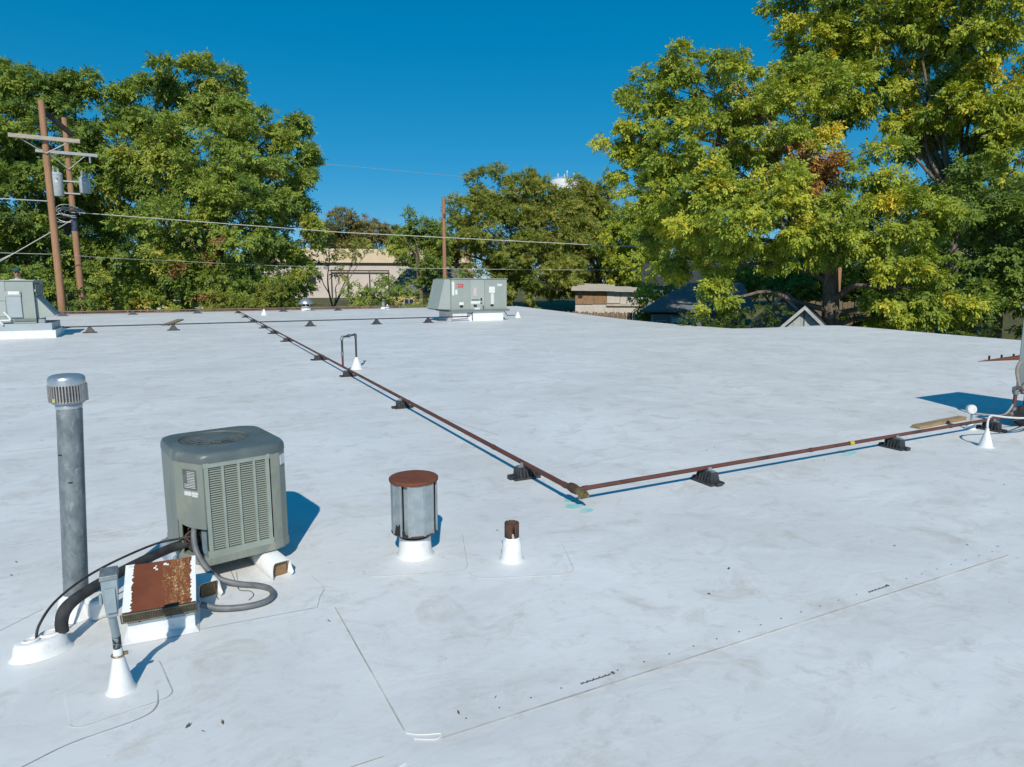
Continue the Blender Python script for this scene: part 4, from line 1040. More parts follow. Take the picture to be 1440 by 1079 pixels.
# ------------------------------------------------------------------ worker behind the left unit
def make_person():
    px_, py_ = -4.12, 27.35
    pf = thing('step_platform', 'low timber step behind the left rooftop unit', 'step', (px_, py_, 0))
    MB().box((0, 0, 0.285), (0.6, 0.45, 0.03)).build('tread', M['lumber'], pf)
    for sx in (-0.27, 0.27): MB().box((sx, 0, 0.135), (0.04, 0.42, 0.27)).build('leg', M['lumber'], pf)
    t = thing('person', 'person in dark teal cap, dark glasses and pale shirt behind the left rooftop unit', 'person', (px_, py_, 0.30), R(12))
    J = {'pelvis': ((0, 0, 0.95), 0.14), 'waist': ((0, 0.0, 1.10), 0.13), 'chest': ((0, 0.0, 1.32), 0.155), 'neckb': ((0, 0.0, 1.47), 0.075), 'neck': ((0, -0.01, 1.54), 0.058), 'head1': ((0, -0.02, 1.60), 0.075), 'head2': ((0, -0.02, 1.69), 0.088), 'head3': ((0, -0.01, 1.76), 0.075)}
    chain = [('pelvis', 'waist'), ('waist', 'chest'), ('chest', 'neckb'), ('neckb', 'neck'), ('neck', 'head1'), ('head1', 'head2'), ('head2', 'head3')]
    for s, nme in ((-1, 'l'), (1, 'r')):
        J['sh' + nme] = ((s * 0.18, 0, 1.42), 0.07); J['el' + nme] = ((s * 0.25, -0.02, 1.14), 0.045); J['wr' + nme] = ((s * 0.22, -0.20, 0.98), 0.032); J['hand' + nme] = ((s * 0.20, -0.27, 0.96), 0.035)
        J['hip' + nme] = ((s * 0.09, 0, 0.88), 0.095); J['kn' + nme] = ((s * 0.10, -0.02, 0.50), 0.062); J['an' + nme] = ((s * 0.10, 0.02, 0.10), 0.045); J['toe' + nme] = ((s * 0.115, -0.14, 0.04), 0.042)
        chain += [('chest', 'sh' + nme), ('sh' + nme, 'el' + nme), ('el' + nme, 'wr' + nme), ('wr' + nme, 'hand' + nme), ('pelvis', 'hip' + nme), ('hip' + nme, 'kn' + nme), ('kn' + nme, 'an' + nme), ('an' + nme, 'toe' + nme)]
        for fi in range(4):
            J[f'f{fi}{nme}'] = ((s * (0.17 + 0.018 * fi), -0.33 + 0.005 * fi, 0.945), 0.010); J[f'g{fi}{nme}'] = ((s * (0.17 + 0.018 * fi), -0.355 + 0.006 * fi, 0.91), 0.009)
            chain += [('hand' + nme, f'f{fi}{nme}'), (f'f{fi}{nme}', f'g{fi}{nme}')]
        J['th' + nme] = ((s * 0.155, -0.27, 0.93), 0.011); chain.append(('hand' + nme, 'th' + nme))
    names = list(J)
    me = bpy.data.meshes.new('body')
    me.from_pydata([J[k][0] for k in names], [(names.index(a), names.index(c)) for a, c in chain], [])
    o = bpy.data.objects.new('body_skeleton', me); COL.objects.link(o)
    o.modifiers.new('skin', 'SKIN')
    for i, k in enumerate(names):
        sv = me.skin_vertices[0].data[i]
        r_ = J[k][1]
        sv.radius = (r_ * (1.15 if k in ('chest', 'waist', 'pelvis') else 1.0), r_ * (0.8 if k in ('chest', 'waist', 'pelvis') else 1.0))
        sv.use_root = (k == 'pelvis')
    sb = o.modifiers.new('sub', 'SUBSURF'); sb.levels = 2; sb.render_levels = 2
    dg = bpy.context.evaluated_depsgraph_get()
    bm_ = bpy.data.meshes.new_from_object(o.evaluated_get(dg))
    bpy.data.objects.remove(o)
    bm_.name = 'body'
    for m in (weathered('skin', (0.50, 0.27, 0.19), (0.45, 0.23, 0.16), 9, 0.5), weathered('pale_shirt', (0.55, 0.57, 0.62), (0.45, 0.47, 0.53), 9, 0.8), weathered('dark_trousers', (0.04, 0.045, 0.06), (0.06, 0.065, 0.08), 9, 0.9), M['rubber']):
        bm_.materials.append(m)
    for p in bm_.polygons:
        c = p.center
        low_arm = abs(c.x) > 0.13 and c.y < -0.06
        p.material_index = 0 if (c.z > 1.50 or (low_arm and c.z > 0.85)) else (1 if c.z > 0.97 or low_arm else (2 if c.z > 0.11 else 3))
        p.use_smooth = True
    body = bpy.data.objects.new('body', bm_); COL.objects.link(body); body.parent = t
    capm = weathered('dark_teal_cap', (0.015, 0.07, 0.085), (0.02, 0.09, 0.105), 9, 0.8)
    MB().lathe([(0.094, 1.735), (0.096, 1.77), (0.086, 1.81), (0.05, 1.838), (0.005, 1.846)], 18, (0, -0.012, 0)).build('cap', capm, t, smooth=True)
    MB().prism([(-0.075, -0.085), (-0.06, -0.15), (0, -0.175), (0.06, -0.15), (0.075, -0.085)], 1.732, 1.742).build('cap_brim', capm, t)
    MB().box((0, -0.100, 1.695), (0.135, 0.022, 0.036)).build('sunglasses', M['dark'], t, bevel=0.006)
    MB().tube([(0, -0.104, 1.69), (0, -0.128, 1.655), (0, -0.110, 1.645)], [0.010, 0.016, 0.010], 8).build('nose', bm_.materials[0], t, smooth=True)
    MB().tube([(-0.03, -0.098, 1.617), (0, -0.106, 1.615), (0.03, -0.098, 1.617)], 0.007, 6).build('mouth', weathered('lips', (0.35, 0.12, 0.10), (0.3, 0.1, 0.09), 9, 0.5), t, smooth=True)
    for s in (-1, 1):
        MB().lathe([(0.028, 0), (0.03, 0.008), (0.01, 0.014)], 10, (s * 0.088, -0.005, 1.675), axis=(s, 0, 0)).build('ear', bm_.materials[0], t, smooth=True)
make_person()

# ------------------------------------------------------------------ utility poles
def pole(label, x, y, top, r0, r1, band=None, name='utility_pole', gz=GROUND_Z):
    t = thing(name, label, 'utility pole', (x, y, gz))
    h = top - gz
    MB().tube([(0, 0, -0.2), (0.01, 0, h * 0.35), (-0.01, 0, h * 0.7), (0, 0, h)], [r0, r0 * 0.93, r1 * 1.1, r1], 14).build('post', M['pole'], t, smooth=True)
    if band:
        MB().tube([(0.003, 0, band[0] - gz), (0.0, 0, band[1] - gz)], r1 * 1.22, 14).build('wrap_band', M['band'], t, smooth=True)
    return t
p1 = pole('front utility pole with one wooden crossarm at left, leaning slightly', -4.70, 43.24, 10.88, 0.20, 0.15)
a = MB(); a.box((0.03, -0.27, 11.99), (3.05, 0.13, 0.20), R(5)); a.build('crossarm', M['pole_grey'], p1, bevel=0.01)
for s in (-1, 1):
    MB().tube([(s * 1.05, -0.22 + s * 0.06, 11.9), (0, -0.21, 11.25)], 0.025, 6).build('arm_brace', M['steel_arm'], p1)
MB().box((0.52, 0.92, 13.05), (0.16, 2.2, 0.24), rot=Matrix.Rotation(R(-34), 3, 'Z') @ Matrix.Rotation(R(-23), 3, 'X')).build('link_beam', M['pole_dark'], p1, bevel=0.01)
p2 = pole('rear utility pole carrying two grey transformer cans and a dark wrap', -4.08, 46.83, 10.84, 0.195, 0.14, (4.58, 5.58))
MB().box((0.0, -0.25, 11.88), (2.95, 0.12, 0.17), R(5)).build('crossarm', M['steel_arm'], p2, bevel=0.01)
for s in (-1, 1):
    MB().tube([(s * 0.85, -0.24 + s * 0.06, 11.8), (0, -0.20, 11.0)], 0.026, 6).build('arm_brace', M['steel_arm'], p2)
MB().tube([(1.08, -0.20, 11.78), (1.08, -0.20, 11.42)], [0.05, 0.05], 8).build('insulator', M['ceramic'], p2, smooth=True)
for dz in (9.68, 10.35):
    MB().box((0, -0.16, dz), (0.9, 0.06, 0.08)).build('transformer_bracket', M['steel_arm'], p2)
def transformer(dx, z0, h, r, label):
    t = thing('transformer', label, 'transformer', (-4.08 + dx, 46.68, z0 + 0.2), 0, 'pole transformers')
    MB().lathe([(r * 0.9, 0), (r, 0.04), (r, h * 0.86), (r * 1.06, h * 0.87), (r * 1.06, h * 0.92), (r * 0.8, h * 0.98), (r * 0.1, h)], 18).build('tank', M['transformer'], t, smooth=True)
    for k, (ox, hh) in enumerate(((-0.12, 0.42), (0.10, 0.22))):
        MB().lathe([(0.05, h * 0.95), (0.075, h * 0.97), (0.05, h + 0.06), (0.075, h + 0.1), (0.045, h + 0.15), (0.06, h + 0.2), (0.02, h + hh * 0.8)], 10, (ox, -0.05, 0)).build('bushing', M['ceramic'], t, smooth=True)
    MB().box((0, -r, h * 0.6), (0.12, 0.03, 0.16)).build('rating_plate', M['sticker'], t)
    MB().tube([(0.02, -r - 0.01, h * 0.72), (0.02, -r - 0.07, h * 0.72)], 0.04, 8).build('side_bushing', M['ceramic'], t, smooth=True)
transformer(-0.62, 6.28, 1.34, 0.29, 'taller pale transformer can hung left of the rear utility pole')
transformer(0.72, 6.52, 0.92, 0.30, 'shorter pale transformer can hung right of the rear utility pole')
p3 = pole('slim bare reddish utility pole rising behind the centre rooftop unit', 19.42, 48.24, 7.93, 0.17, 0.13)
MB().box((0, -0.15, 9.6), (0.16, 0.10, 0.30)).build('bracket', M['pole_dark'], p3)
p4 = pole('thin brown pole just right of the big right-hand tree trunk', 34.5, 25.7, 3.4, 0.19, 0.17)
MB().box((0, -0.16, 5.9), (0.2, 0.10, 0.12)).build('bracket', M['pole_dark'], p4)

def wire(label, pts, r=0.02, m='wire', sag=0.0, name='overhead_wire'):
    P = []
    for a_, b_ in zip(pts[:-1], pts[1:]):
        a_, b_ = Vector(a_), Vector(b_)
        for k in range(12):
            t_ = k / 12
            q = a_.lerp(b_, t_); q.z -= sag * 4 * t_ * (1 - t_)
            P.append(q)
    P.append(Vector(pts[-1]))
    o = MB().tube(P, r, 6).build(name, M[m], None, smooth=True)
    return tag(o, label, 'wire')
wire('thick pale wire running right from the rear utility pole into the big right tree', [(-3.9, 46.6, 5.62), (10.8, 44.7, 4.87), (26.98, 37.26, 4.05), (29.5, 31.0, 3.75)], 0.025, 'wire', 0.0)
wire('thin dark wire crossing low in front of the left trees', [(-14, 43.3, 3.4), (-4.7, 44.0, 3.15), (0.76, 46.99, 2.98), (9.75, 49.0, 2.74), (29.7, 37.7, 2.48)], 0.015, 'wire', 0.05)
wire('thin wire leaving the front utility pole level to the left', [(-16, 42.0, 5.85), (-4.85, 43.1, 5.85)], 0.026, 'wire')
wire('thin slack wire leaving the rear utility pole to the left below the level one', [(-16, 43.0, 4.9), (-4.25, 46.7, 5.35)], 0.02, 'wire_dark', 0.15)
wire('slanting wire descending left from the rear utility pole to the picture edge', [(-4.15, 46.7, 5.2), (-6.6, 44.0, 3.2), (-10.5, 43.0, 0.9)], 0.026, 'wire')
wire('lower slanting wire descending left from the poles behind the rooftop unit', [(-4.8, 43.2, 4.3), (-7.3, 43.0, 2.6), (-11, 42.8, 0.3)], 0.02, 'wire')
wire('faint thin wire high across the blue sky in the centre', [(6, 57.5, 10.9), (13.7, 58.4, 11.36), (28.9, 63.8, 12.07), (40, 70, 12.2)], 0.012, 'wire')
# coils of slack line at the rear pole
tr_ = random.Random(2)
cw = MB()
for k in range(7):
    c = Vector((-4.1 + tr_.uniform(-0.5, 0.1), 46.55, 5.45 + tr_.uniform(-0.2, 0.35)))
    rx, rz_ = tr_.uniform(0.25, 0.75), tr_.uniform(0.15, 0.42)
    cw.tube([c + Vector((rx * math.cos(a_ * 0.45), 0.08 * math.sin(a_), rz_ * math.sin(a_ * 0.45))) for a_ in range(12)], 0.022, 5)
tag(cw.build('wire_loops', M['steel_arm'], None, smooth=True), 'tangle of pale slack wire loops on the rear utility pole', 'wire')

# ------------------------------------------------------------------ buildings beyond the roof
M['shingle'] = weathered('grey_shingles', (0.13, 0.135, 0.14), (0.21, 0.215, 0.215), 5, 0.9, stretch=(1, 1, 4), bump=0.4, bscale=12)
M['shingle_dark'] = weathered('dark_shingles', (0.030, 0.034, 0.042), (0.055, 0.06, 0.07), 5, 0.9, bump=0.4, bscale=12)
M['pale_sheet'] = weathered('pale_weathered_roof_sheet', (0.58, 0.51, 0.42), (0.44, 0.38, 0.31), 2, 0.9, stretch=(1, 4, 1), bump=0.3)
M['ply_brown'] = weathered('brown_plywood', (0.36, 0.215, 0.12), (0.26, 0.15, 0.085), 4, 0.9, stretch=(1, 1, 0.4), spots=((0.34, 0.25, 0.16), 5, 0.55, 0.7))
M['ply_pale'] = weathered('pale_whitewashed_boards', (0.66, 0.60, 0.54), (0.52, 0.46, 0.40), 4, 0.9, stretch=(3, 3, 0.4))
M['siding'] = weathered('grey_blue_siding', (0.28, 0.29, 0.30), (0.22, 0.23, 0.24), 3, 0.8, stretch=(1, 1, 5))
M['white_paint'] = weathered('flaking_white_paint', (0.55, 0.56, 0.55), (0.40, 0.41, 0.41), 5, 0.8)
M['glass'] = weathered('dark_window_glass', (0.03, 0.04, 0.05), (0.05, 0.06, 0.07), 2, 0.12)
M['tan'] = weathered('tan_upper_wall', (0.78, 0.62, 0.43), (0.72, 0.57, 0.39), 0.5, 0.9)
M['pinkish'] = weathered('pinkish_plaster', (0.68, 0.585, 0.53), (0.62, 0.53, 0.475), 0.4, 0.9)
M['yellow'] = weathered('yellow_house_paint', (0.60, 0.48, 0.20), (0.52, 0.41, 0.17), 2, 0.8)
M['fence'] = weathered('grey_brown_fence_boards', (0.26, 0.19, 0.13), (0.18, 0.13, 0.09), 3, 0.9, stretch=(5, 5, 0.5))
M['tower'] = weathered('white_tank_paint', (0.75, 0.76, 0.77), (0.66, 0.67, 0.68), 0.2, 0.5)

def local(name, label, cat, x, y, rz, gz=None):
    return thing(name, label, cat, (x, y, ground_z(x, y) if gz is None else gz), rz)

# old shed: pale sheet roof, four wall sheets
sh = local('wooden_shed', 'old wooden shed with pale sagging sheet roof and patchy brown and white walls', 'shed', 38.2, 52.9, R(-36), -2.58)
sh.scale = (1.33, 1.33, 0.86)
SH = 3.0
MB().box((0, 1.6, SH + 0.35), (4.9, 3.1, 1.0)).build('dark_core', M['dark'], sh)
MB().box((0, 1.6, 1.4), (4.9, 3.1, 2.8)).build('lower_wall', M['ply_pale'], sh)
for k, (x0_, x1_, m, dz) in enumerate(((-2.45, -1.18, 'ply_brown', 0.0), (-1.16, -0.20, 'ply_brown', 0.03), (-0.18, 0.75, 'ply_pale', 0.05), (0.77, 2.45, 'ply_pale', -0.03))):
    MB().box(((x0_ + x1_) / 2, -0.0 + 0.01 * (k % 2), SH + 0.22 + dz), (x1_ - x0_, 0.05, 1.35 if k > 1 else 1.5)).build('wall_sheet', M[m], sh)
MB().box((1.1, -0.05, SH - 0.62), (2.6, 0.10, 0.22)).build('low_ledge', M['pale_sheet'], sh)
MB().lathe([(0.17, 0), (0.18, 0.02)], 7, (-2.1, -0.03, SH + 0.28), axis=(0, -1, 0)).build('broken_hole', M['dark'], sh)
rr_ = random.Random(9)
for k in range(9):
    x = -2.75 + 0.62 * k
    dz = -0.045 * k * 0.9 + rr_.uniform(-0.03, 0.03) + (0.18 if k < 5 else 0.0)
    b = MB(); b.hull8([(x, -0.45, SH + 0.92 + dz * 0.3), (x + 0.64, -0.45, SH + 0.90 + dz * 0.3), (x + 0.64, 2.4, SH + 1.55 + dz), (x, 2.4, SH + 1.57 + dz), (x, -0.45, SH + 0.98 + dz * 0.3), (x + 0.64, -0.45, SH + 0.955 + dz * 0.3), (x + 0.64, 2.4, SH + 1.60 + dz), (x, 2.4, SH + 1.63 + dz)])
    b.build('roof_sheet', M['pale_sheet'], sh)

# grey-shingled house with hipped roof
h1 = local('bungalow', 'grey bungalow with shaded hipped shingle roof half hidden by the big right tree', 'house', 28.35, 31.2, R(-42), GROUND_Z)
MB().box((0.6, 2.9, 1.35), (5.6, 5.4, 2.7)).build('wall', M['siding'], h1)
rf_ = MB()
ex0, ex1, ey0, ey1, ez, rz_ = -2.75, 3.9, -0.35, 6.2, 2.98, 4.62
rf_._add([(ex0, ey0, ez), (ex1, ey0, ez), (ex1, ey1, ez), (ex0, ey1, ez), (ex0 + 2.6, 2.9, rz_), (ex1 - 0.6, 2.9, rz_), (ex0, ey0, ez - 0.14), (ex1, ey0, ez - 0.14), (ex1, ey1, ez - 0.14), (ex0, ey1, ez - 0.14)],
         [(0, 1, 5, 4), (1, 2, 5), (2, 3, 4, 5), (3, 0, 4), (6, 7, 1, 0), (7, 8, 2, 1), (8, 9, 3, 2), (9, 6, 0, 3), (9, 8, 7, 6)])
rf_.build('roof', M['shingle'], h1)
MB().hull8([(-0.9, -1.0, 2.28), (0.5, -1.0, 2.28), (0.5, 0.2, 2.62), (-0.9, 0.2, 2.62), (-0.9, -1.0, 2.34), (0.5, -1.0, 2.34), (0.5, 0.2, 2.69), (-0.9, 0.2, 2.69)]).build('porch_roof', M['pale_sheet'], h1)
MB().box((-0.35, 0.17, 1.1), (0.9, 0.08, 2.1)).build('door', M['dark'], h1)
for x in (-0.85, 0.45): MB().box((x, -0.9, 1.15), (0.09, 0.09, 2.28)).build('porch_post', M['rust'] if x > 0 else M['white_paint'], h1)
for x in (-1.55, 1.6, 2.7):
    w_ = MB().box((x, 0.185, 1.85), (0.62, 0.06, 0.95)).build('window', M['white_paint'], h1)
    for s in (-0.13, 0.13): MB().box((x + s * 1.05, 0.150, 1.85), (0.23, 0.03, 0.82)).build('pane', M['glass'], w_)
for x in (-2.1, -0.95): MB().box((x, 0.17, 1.35), (0.08, 0.07, 2.6)).build('corner_board', M['white_paint'], h1)

# house behind with a blue-grey roof between the leaves
h3 = local('house', 'house with a dark blue-grey roof glimpsed above the bungalow', 'house', 35.6, 39.6, R(-42))
MB().box((0, 2.5, 2.2), (6.0, 5.0, 4.4)).build('wall', M['siding'], h3)
rf_ = MB(); rf_._add([(-3.3, -0.4, 4.35), (3.3, -0.4, 4.35), (3.3, 5.4, 4.35), (-3.3, 5.4, 4.35), (-3.3, 2.5, 6.1), (3.3, 2.5, 6.1)], [(0, 1, 5, 4), (2, 3, 4, 5), (1, 2, 5), (3, 0, 4), (3, 2, 1, 0)])
rf_.build('roof', M['shingle_dark'], h3)

# gabled outbuilding close behind the right roof edge
def gable_house(name, label, x, y, rz, w_, d, wall_h, ridge, wm, rm, front_trim=True):
    t = local(name, label, 'house', x, y, rz, GROUND_Z)
    b = MB()
    b._add([(-w_ / 2, 0, 0), (w_ / 2, 0, 0), (w_ / 2, d, 0), (-w_ / 2, d, 0), (-w_ / 2, 0, wall_h), (w_ / 2, 0, wall_h), (w_ / 2, d, wall_h), (-w_ / 2, d, wall_h), (0, 0, ridge), (0, d, ridge)],
           [(0, 1, 5, 8, 4), (2, 3, 7, 9, 6), (1, 2, 6, 5), (3, 0, 4, 7), (5, 6, 9, 8), (7, 4, 8, 9)])
    b.build('wall', M[wm], t)
    sl = (ridge - wall_h) / (w_ / 2)
    for s in (-1, 1):
        xo = s * (w_ / 2 + 0.35); zo = wall_h - 0.35 * sl
        b = MB(); P = [(0, -0.3, ridge + 0.02), (0, d + 0.3, ridge + 0.02), (xo, d + 0.3, zo + 0.02), (xo, -0.3, zo + 0.02)]
        P2 = [(x_, y_, z_ + 0.09) for x_, y_, z_ in P]
        b.hull8(P + P2 if s > 0 else [P[i] for i in (1, 0, 3, 2)] + [P2[i] for i in (1, 0, 3, 2)])
        b.build('roof_slope', M[rm], t)
        if front_trim:
            b = MB(); b.hull8([(0, -0.36, ridge - 0.10), (xo, -0.36, zo - 0.10), (xo, -0.305, zo - 0.10), (0, -0.305, ridge - 0.10), (0, -0.36, ridge + 0.09), (xo, -0.36, zo + 0.09), (xo, -0.305, zo + 0.09), (0, -0.305, ridge + 0.09)]); b.build('bargeboard', M['white_paint'], t)
    return t
g1 = gable_house('gabled_outbuilding', 'small white gabled outbuilding with dark roof beside the big tree trunk', 27.25, 21.95, R(-52), 2.3, 4.0, 2.35, 3.48, 'white_paint', 'shingle_dark')
for k in range(7):
    x = -0.98 + 0.327 * k
    hgt = 0.98 - abs(x) * 0.98
    MB().box((x, -0.012, 2.35 + hgt / 2 - 0.02), (0.29, 0.02, max(0.05, hgt + 0.1))).build('gable_board', M['white_paint'], g1)
MB().box((0.0, -0.03, 2.75), (0.07, 0.03, 1.1)).build('gable_batten', M['shingle'], g1)
g2 = gable_house('gabled_outbuilding', 'dark-roofed gable standing behind the small white gabled outbuilding', 28.9, 24.65, R(-52), 2.5, 5.0, 2.75, 3.98, 'siding', 'shingle_dark')
MB().box((0.0, -0.03, 3.35), (0.5, 0.04, 0.12)).build('gable_vent', M['white_paint'], g2)

# plank fence behind the trunk
def fence(label, A, B, z_top, hgt, wd, m='fence', name='plank_fence', jitter=0.05, seed=1):
    A, B = Vector(A), Vector(B); L = (B - A).length; ang = math.atan2(B.y - A.y, B.x - A.x)
    t = thing(name, label, 'fence', (A.x, A.y, z_top - hgt), ang)
    me = MB().box((0, 0, hgt / 2), (wd * 0.9, 0.025, hgt)).mesh('plank', M[m])
    rj = random.Random(seed)
    for k in range(int(L / wd)):
        o = bpy.data.objects.new('plank', me); COL.objects.link(o); o.parent = t
        o.location = (wd * (k + 0.5), rj.uniform(-0.006, 0.006), rj.uniform(-jitter, jitter)); o.rotation_euler = (0, rj.uniform(-0.01, 0.01), 0)
    for z in (0.35, hgt - 0.35): MB().box((L / 2, 0.045, z), (L, 0.05, 0.09)).build('rail', M[m], t)
    return t
fence('grey-brown plank fence behind the big right tree trunk', (33.6, 28.6), (37.6, 22.8), 0.52, 3.3, 0.16, seed=3)
fence('weathered picket fence in front of the old wooden shed', (31.6, 51.4), (37.4, 44.9), -0.98, 1.9, 0.13, jitter=0.08, seed=5)

# long tan commercial building far behind
tb = thing('warehouse', 'long far building with pinkish walls and tan upper band', 'building', (18.0, 113.9, -1.1), R(-15))
MB().box((14, 6, 2.85), (34, 12, 5.7)).build('lower_wall', M['pinkish'], tb)
MB().box((14, 6.5, 7.0), (34, 10.5, 2.3)).build('upper_band', M['tan'], tb)
MB().box((14, 5.9, 5.76), (34.6, 12.6, 0.18)).build('gutter', M['dark'], tb)
for k in range(2):
    x = 4.2 + 17.0 * k
    w_ = MB().box((x, -0.03, 2.9), (1.5, 0.08, 1.3)).build('window', M['shingle_dark'], tb)
    MB().box((x, -0.09, 2.9), (1.3, 0.04, 1.1)).build('pane', M['glass'], w_)
MB().box((12, -0.5, 4.55), (9.5, 0.12, 0.22)).build('canopy_rail', M['pole_dark'], tb)
for x in (7.4, 10, 13.5, 16.6): MB().box((x, -0.5, 2.2), (0.15, 0.12, 4.5)).build('canopy_post', M['pole_dark'], tb)

# yellow house behind the shrubs
yh = local('yellow_house', 'yellow house with grey roof hidden behind shrubs left of the centre rooftop unit', 'house', 24.6, 63.2, R(-19))
MB().box((0, 3.2, 1.6), (9.4, 6.4, 3.2)).build('wall', M['yellow'], yh)
rf_ = MB(); rf_._add([(-5.2, -0.5, 3.1), (5.2, -0.5, 3.1), (5.2, 6.9, 3.1), (-5.2, 6.9, 3.1), (-3.0, 3.2, 5.5), (3.0, 3.2, 5.5)], [(0, 1, 5, 4), (1, 2, 5), (2, 3, 4, 5), (3, 0, 4), (3, 2, 1, 0)])
rf_.build('roof', M['shingle'], yh)
for x in (-2.8, 0.4, 3.0):
    w_ = MB().box((x, -0.03, 1.9), (1.0, 0.08, 1.2)).build('window', M['white_paint'], yh)
    for s in (-0.23, 0.23): MB().box((x + s, -0.08, 1.9), (0.40, 0.03, 1.05)).build('pane', M['glass'], w_)

# white water tank far away
wt = thing('water_tower', 'white water tank with antennas just showing above the centre trees', 'water tower', (159.5, 256.2, -0.95))
MB().lathe([(5.4, 36.5), (6.6, 38.0), (6.9, 40.5), (6.9, 44.6), (6.5, 45.8), (4.5, 46.6), (0.3, 47.0)], 32).build('tank', M['tower'], wt, smooth=True)
MB().lathe([(3.4, 0), (2.2, 4), (2.0, 34), (5.0, 37.5)], 24).build('stem', M['tower'], wt, smooth=True)
MB().tube([(7.0 * math.cos(k * 0.2618), 7.0 * math.sin(k * 0.2618), 46.6) for k in range(25)], 0.07, 6).build('railing', M['tower'], wt)
for k, (x, y, h_) in enumerate(((-1.0, -4, 3.0), (1.8, -5, 2.0), (-5, -3, 1.6), (4.6, -4, 1.8), (-3, -5, 1.2))):
    MB().tube([(x, y, 45.8), (x, y, 46.4 + h_)], 0.12, 6).box((x, y, 46.2 + h_), (0.5, 0.3, 0.9)).build('antenna', M['tower'], wt)

# pale parked car glimpsed under the left trees
car = local('parked_car', 'pale parked car glimpsed under the left trees', 'car', 1.9, 60.5, R(4))
car.location.z = -1.25
b = MB(); b.hull8([(-2.2, -0.85, 0.35), (2.2, -0.85, 0.35), (2.2, 0.85, 0.35), (-2.2, 0.85, 0.35), (-2.15, -0.82, 0.95), (2.1, -0.82, 0.88), (2.1, 0.82, 0.88), (-2.15, 0.82, 0.95)]); b.build('body', M['white'], car, bevel=0.12)
b = MB(); b.hull8([(-1.5, -0.76, 0.92), (1.1, -0.76, 0.90), (1.1, 0.76, 0.90), (-1.5, 0.76, 0.92), (-1.05, -0.62, 1.42), (0.45, -0.62, 1.45), (0.45, 0.62, 1.45), (-1.05, 0.62, 1.42)]); b.build('cabin_glass', M['glass'], car, bevel=0.06)
MB().box((-0.3, 0, 1.455), (1.5, 1.2, 0.04)).build('roof', M['white'], car, bevel=0.015)
for x in (-1.35, 1.35):
    for s in (-1, 1):
        w_ = MB().lathe([(0.33, -0.1), (0.34, 0), (0.33, 0.1)], 18, (x, s * 0.80, 0.33), axis=(0, 1, 0)).build('wheel', M['rubber'], car, smooth=True)
        MB().lathe([(0.2, -0.105), (0.2, 0.105)], 12, (x, s * 0.805, 0.33), axis=(0, 1, 0)).build('rim', M['alum'], w_, smooth=True)
b = MB(); b.box((2.12, 0.6, 0.72), (0.08, 0.3, 0.14)); b.build('headlight', M['bright'], car)
b = MB(); b.box((2.12, -0.6, 0.72), (0.08, 0.3, 0.14)); b.build('headlight', M['bright'], car)
ub = local('utility_cabinet', 'low tan cabinet among the bushes under the left trees', 'cabinet', 0.9, 50.0, R(5))
MB().box((0, 0, 1.2), (1.3, 0.9, 2.4)).build('body', M['tan'], ub, bevel=0.04)
MB().box((0, 0, 2.44), (1.42, 1.0, 0.08)).build('lid', M['pale_sheet'], ub, bevel=0.02)

